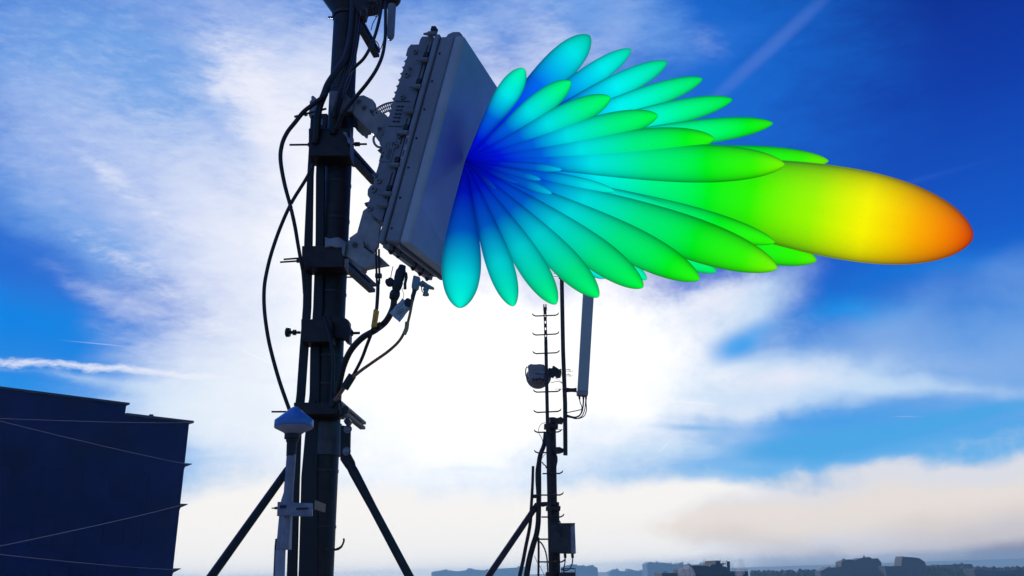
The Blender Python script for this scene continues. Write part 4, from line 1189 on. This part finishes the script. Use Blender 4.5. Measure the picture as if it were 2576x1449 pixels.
# ------------------------------------------------------------------ radiation pattern
lm = bpy.data.materials.new('field_strength')
lm.use_nodes = True
t = lm.node_tree
b = t.nodes['Principled BSDF']
at = t.nodes.new('ShaderNodeAttribute'); at.attribute_name = 'strength'
rpn = t.nodes.new('ShaderNodeValToRGB')
stops = [(0, (0, 0, .55)), (.07, (0, .01, .85)), (.16, (0, .15, .85)), (.25, (0, .9, .9)), (.36, (0, .95, .28)), (.47, (0, .95, .012)), (.55, (.03, .95, 0)), (.66, (.35, .95, 0)), (.75, (.98, .95, 0)), (.84, (1, .42, 0)), (.93, (1, .08, 0)), (1, (1, .02, 0))]
e = rpn.color_ramp.elements
while len(e) < len(stops): e.new(.5)
for i, (p_, c_) in enumerate(stops):
    e[i].position = p_; e[i].color = (*c_, 1)
t.links.new(at.outputs['Fac'], rpn.inputs[0])
dk = t.nodes.new('ShaderNodeVectorMath'); dk.operation = 'SCALE'; dk.inputs['Scale'].default_value = .12
t.links.new(rpn.outputs[0], dk.inputs[0])
t.links.new(dk.outputs[0], b.inputs['Base Color'])
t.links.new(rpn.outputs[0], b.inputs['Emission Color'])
b.inputs['Roughness'].default_value = .6
b.inputs['Specular IOR Level'].default_value = .1
# plot's shaded rims painted in: glow fades as the surface turns away
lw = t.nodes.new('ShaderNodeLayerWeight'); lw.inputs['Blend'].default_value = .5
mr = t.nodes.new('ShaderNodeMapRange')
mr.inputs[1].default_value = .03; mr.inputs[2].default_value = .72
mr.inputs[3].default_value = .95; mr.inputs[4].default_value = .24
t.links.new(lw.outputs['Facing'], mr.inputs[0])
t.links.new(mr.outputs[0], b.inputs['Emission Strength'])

OP = PP(1168, 403, A0, nv)+nv*.004
tipM = P(2448, 598, 2.40)
LMAX = (tipM-OP).length/.93
pat = thing('radiation_pattern', 'rainbow-coloured bouquet of beam lobes bursting from the panel antenna face', 'beam pattern', OP)
def lobe(name, tip, width, tv, front=1, peak=.72, cap=.45, flat=.8, lab=None, power=4.6, bow=0, exactY=None, ex=1.05, tipx=.66):
    want = tv*LMAX
    pd = math.hypot(tip[0]-1168, tip[1]-403)
    ym = OP.y+(2.40-OP.y)*pd/1295
    if exactY:
        T = P(*tip, exactY)
    else:
        T = P(*tip, ym-front*cap*(min(1, pd/600) if front < 0 else 1))
    ax_ = T-OP
    ln = ax_.length
    ax_ = ax_/ln
    view = ((OP+T)/2-CAMP).normalized()
    sd = ax_.cross(view).normalized()
    dp = sd.cross(ax_).normalized()
    NR, NS = 44, 32
    p_ = power
    fm_ = max((i/200)**ex*(1-(i/200)**p_)**tipx for i in range(201))
    bm = bmesh.new()
    rings = []; vals = []
    for i in range(NR+1):
        s_ = 1-(1-i/NR)**1.6 if i else 0.004
        s_ = min(s_, 1.0)
        f_ = s_**ex*max(0, 1-s_**p_)**tipx/fm_
        c_ = OP+ax_*ln*s_+sd*bow*math.sin(math.pi*s_)*ln
        rw = max(width*.5*mpx(OP.lerp(T, .75))*f_, 2e-4)
        rings.append([bm.verts.new(c_+sd*math.cos(2*math.pi*k/NS)*rw+dp*math.sin(2*math.pi*k/NS)*rw*flat) for k in range(NS)])
        vals += [tv*s_**1.18]*NS
    for i in range(NR):
        for k in range(NS):
            fc = bm.faces.new((rings[i][k], rings[i][(k+1) % NS], rings[i+1][(k+1) % NS], rings[i+1][k]))
            fc.smooth = True
    bm.faces.new(rings[0][::-1]); bm.faces.new(rings[-1])
    bmesh.ops.recalc_face_normals(bm, faces=bm.faces[:])
    for v in bm.verts: v.co -= OP
    me = bpy.data.meshes.new(name)
    bm.to_mesh(me); bm.free()
    a_ = me.attributes.new('strength', 'FLOAT', 'POINT')
    a_.data.foreach_set('value', vals)
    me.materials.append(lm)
    o = bpy.data.objects.new(name, me)
    COL.objects.link(o); o.parent = pat
    if lab: o['label'] = lab
    return o
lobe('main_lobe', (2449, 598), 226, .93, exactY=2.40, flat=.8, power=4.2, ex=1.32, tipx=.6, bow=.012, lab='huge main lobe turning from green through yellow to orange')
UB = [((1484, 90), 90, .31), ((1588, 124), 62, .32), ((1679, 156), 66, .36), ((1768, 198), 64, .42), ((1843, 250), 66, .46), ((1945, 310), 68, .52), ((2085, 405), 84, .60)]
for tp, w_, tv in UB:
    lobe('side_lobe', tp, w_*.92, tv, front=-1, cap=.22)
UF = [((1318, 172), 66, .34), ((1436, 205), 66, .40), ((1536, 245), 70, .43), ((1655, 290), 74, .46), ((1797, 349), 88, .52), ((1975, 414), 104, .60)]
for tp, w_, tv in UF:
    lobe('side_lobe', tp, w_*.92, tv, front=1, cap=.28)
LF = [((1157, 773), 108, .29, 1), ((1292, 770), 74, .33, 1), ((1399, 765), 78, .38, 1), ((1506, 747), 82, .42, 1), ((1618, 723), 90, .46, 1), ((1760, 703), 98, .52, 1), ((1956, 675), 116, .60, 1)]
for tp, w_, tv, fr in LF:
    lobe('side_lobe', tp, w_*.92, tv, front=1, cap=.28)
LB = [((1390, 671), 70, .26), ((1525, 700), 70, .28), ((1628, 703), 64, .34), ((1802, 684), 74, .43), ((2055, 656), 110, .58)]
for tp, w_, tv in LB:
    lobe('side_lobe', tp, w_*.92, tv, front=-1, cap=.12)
# small inner lobes pointing at us between the rows
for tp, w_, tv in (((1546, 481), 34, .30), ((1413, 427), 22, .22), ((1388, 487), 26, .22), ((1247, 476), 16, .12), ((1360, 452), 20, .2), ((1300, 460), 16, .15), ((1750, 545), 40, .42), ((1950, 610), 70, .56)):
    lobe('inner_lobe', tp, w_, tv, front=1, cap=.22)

# ------------------------------------------------------------------ haze
hz = MB().box(Vector((-2100, -60, -1.5)), X*4200, YV*2100, ZV*44.5)
hm = bpy.data.materials.new('haze')
hm.use_nodes = True
t = hm.node_tree
t.nodes.clear()
pv = t.nodes.new('ShaderNodeVolumePrincipled')
pv.inputs['Color'].default_value = (.40, .74, 1.0, 1)
pv.inputs['Density'].default_value = .00042
pv.inputs['Anisotropy'].default_value = .2
ou = t.nodes.new('ShaderNodeOutputMaterial')
t.links.new(pv.outputs[0], ou.inputs['Volume'])
o = hz.build('haze', hm)
tag(o, kind='stuff')

for o in bpy.data.objects:
    if '_o' in o.keys():
        del o['_o']
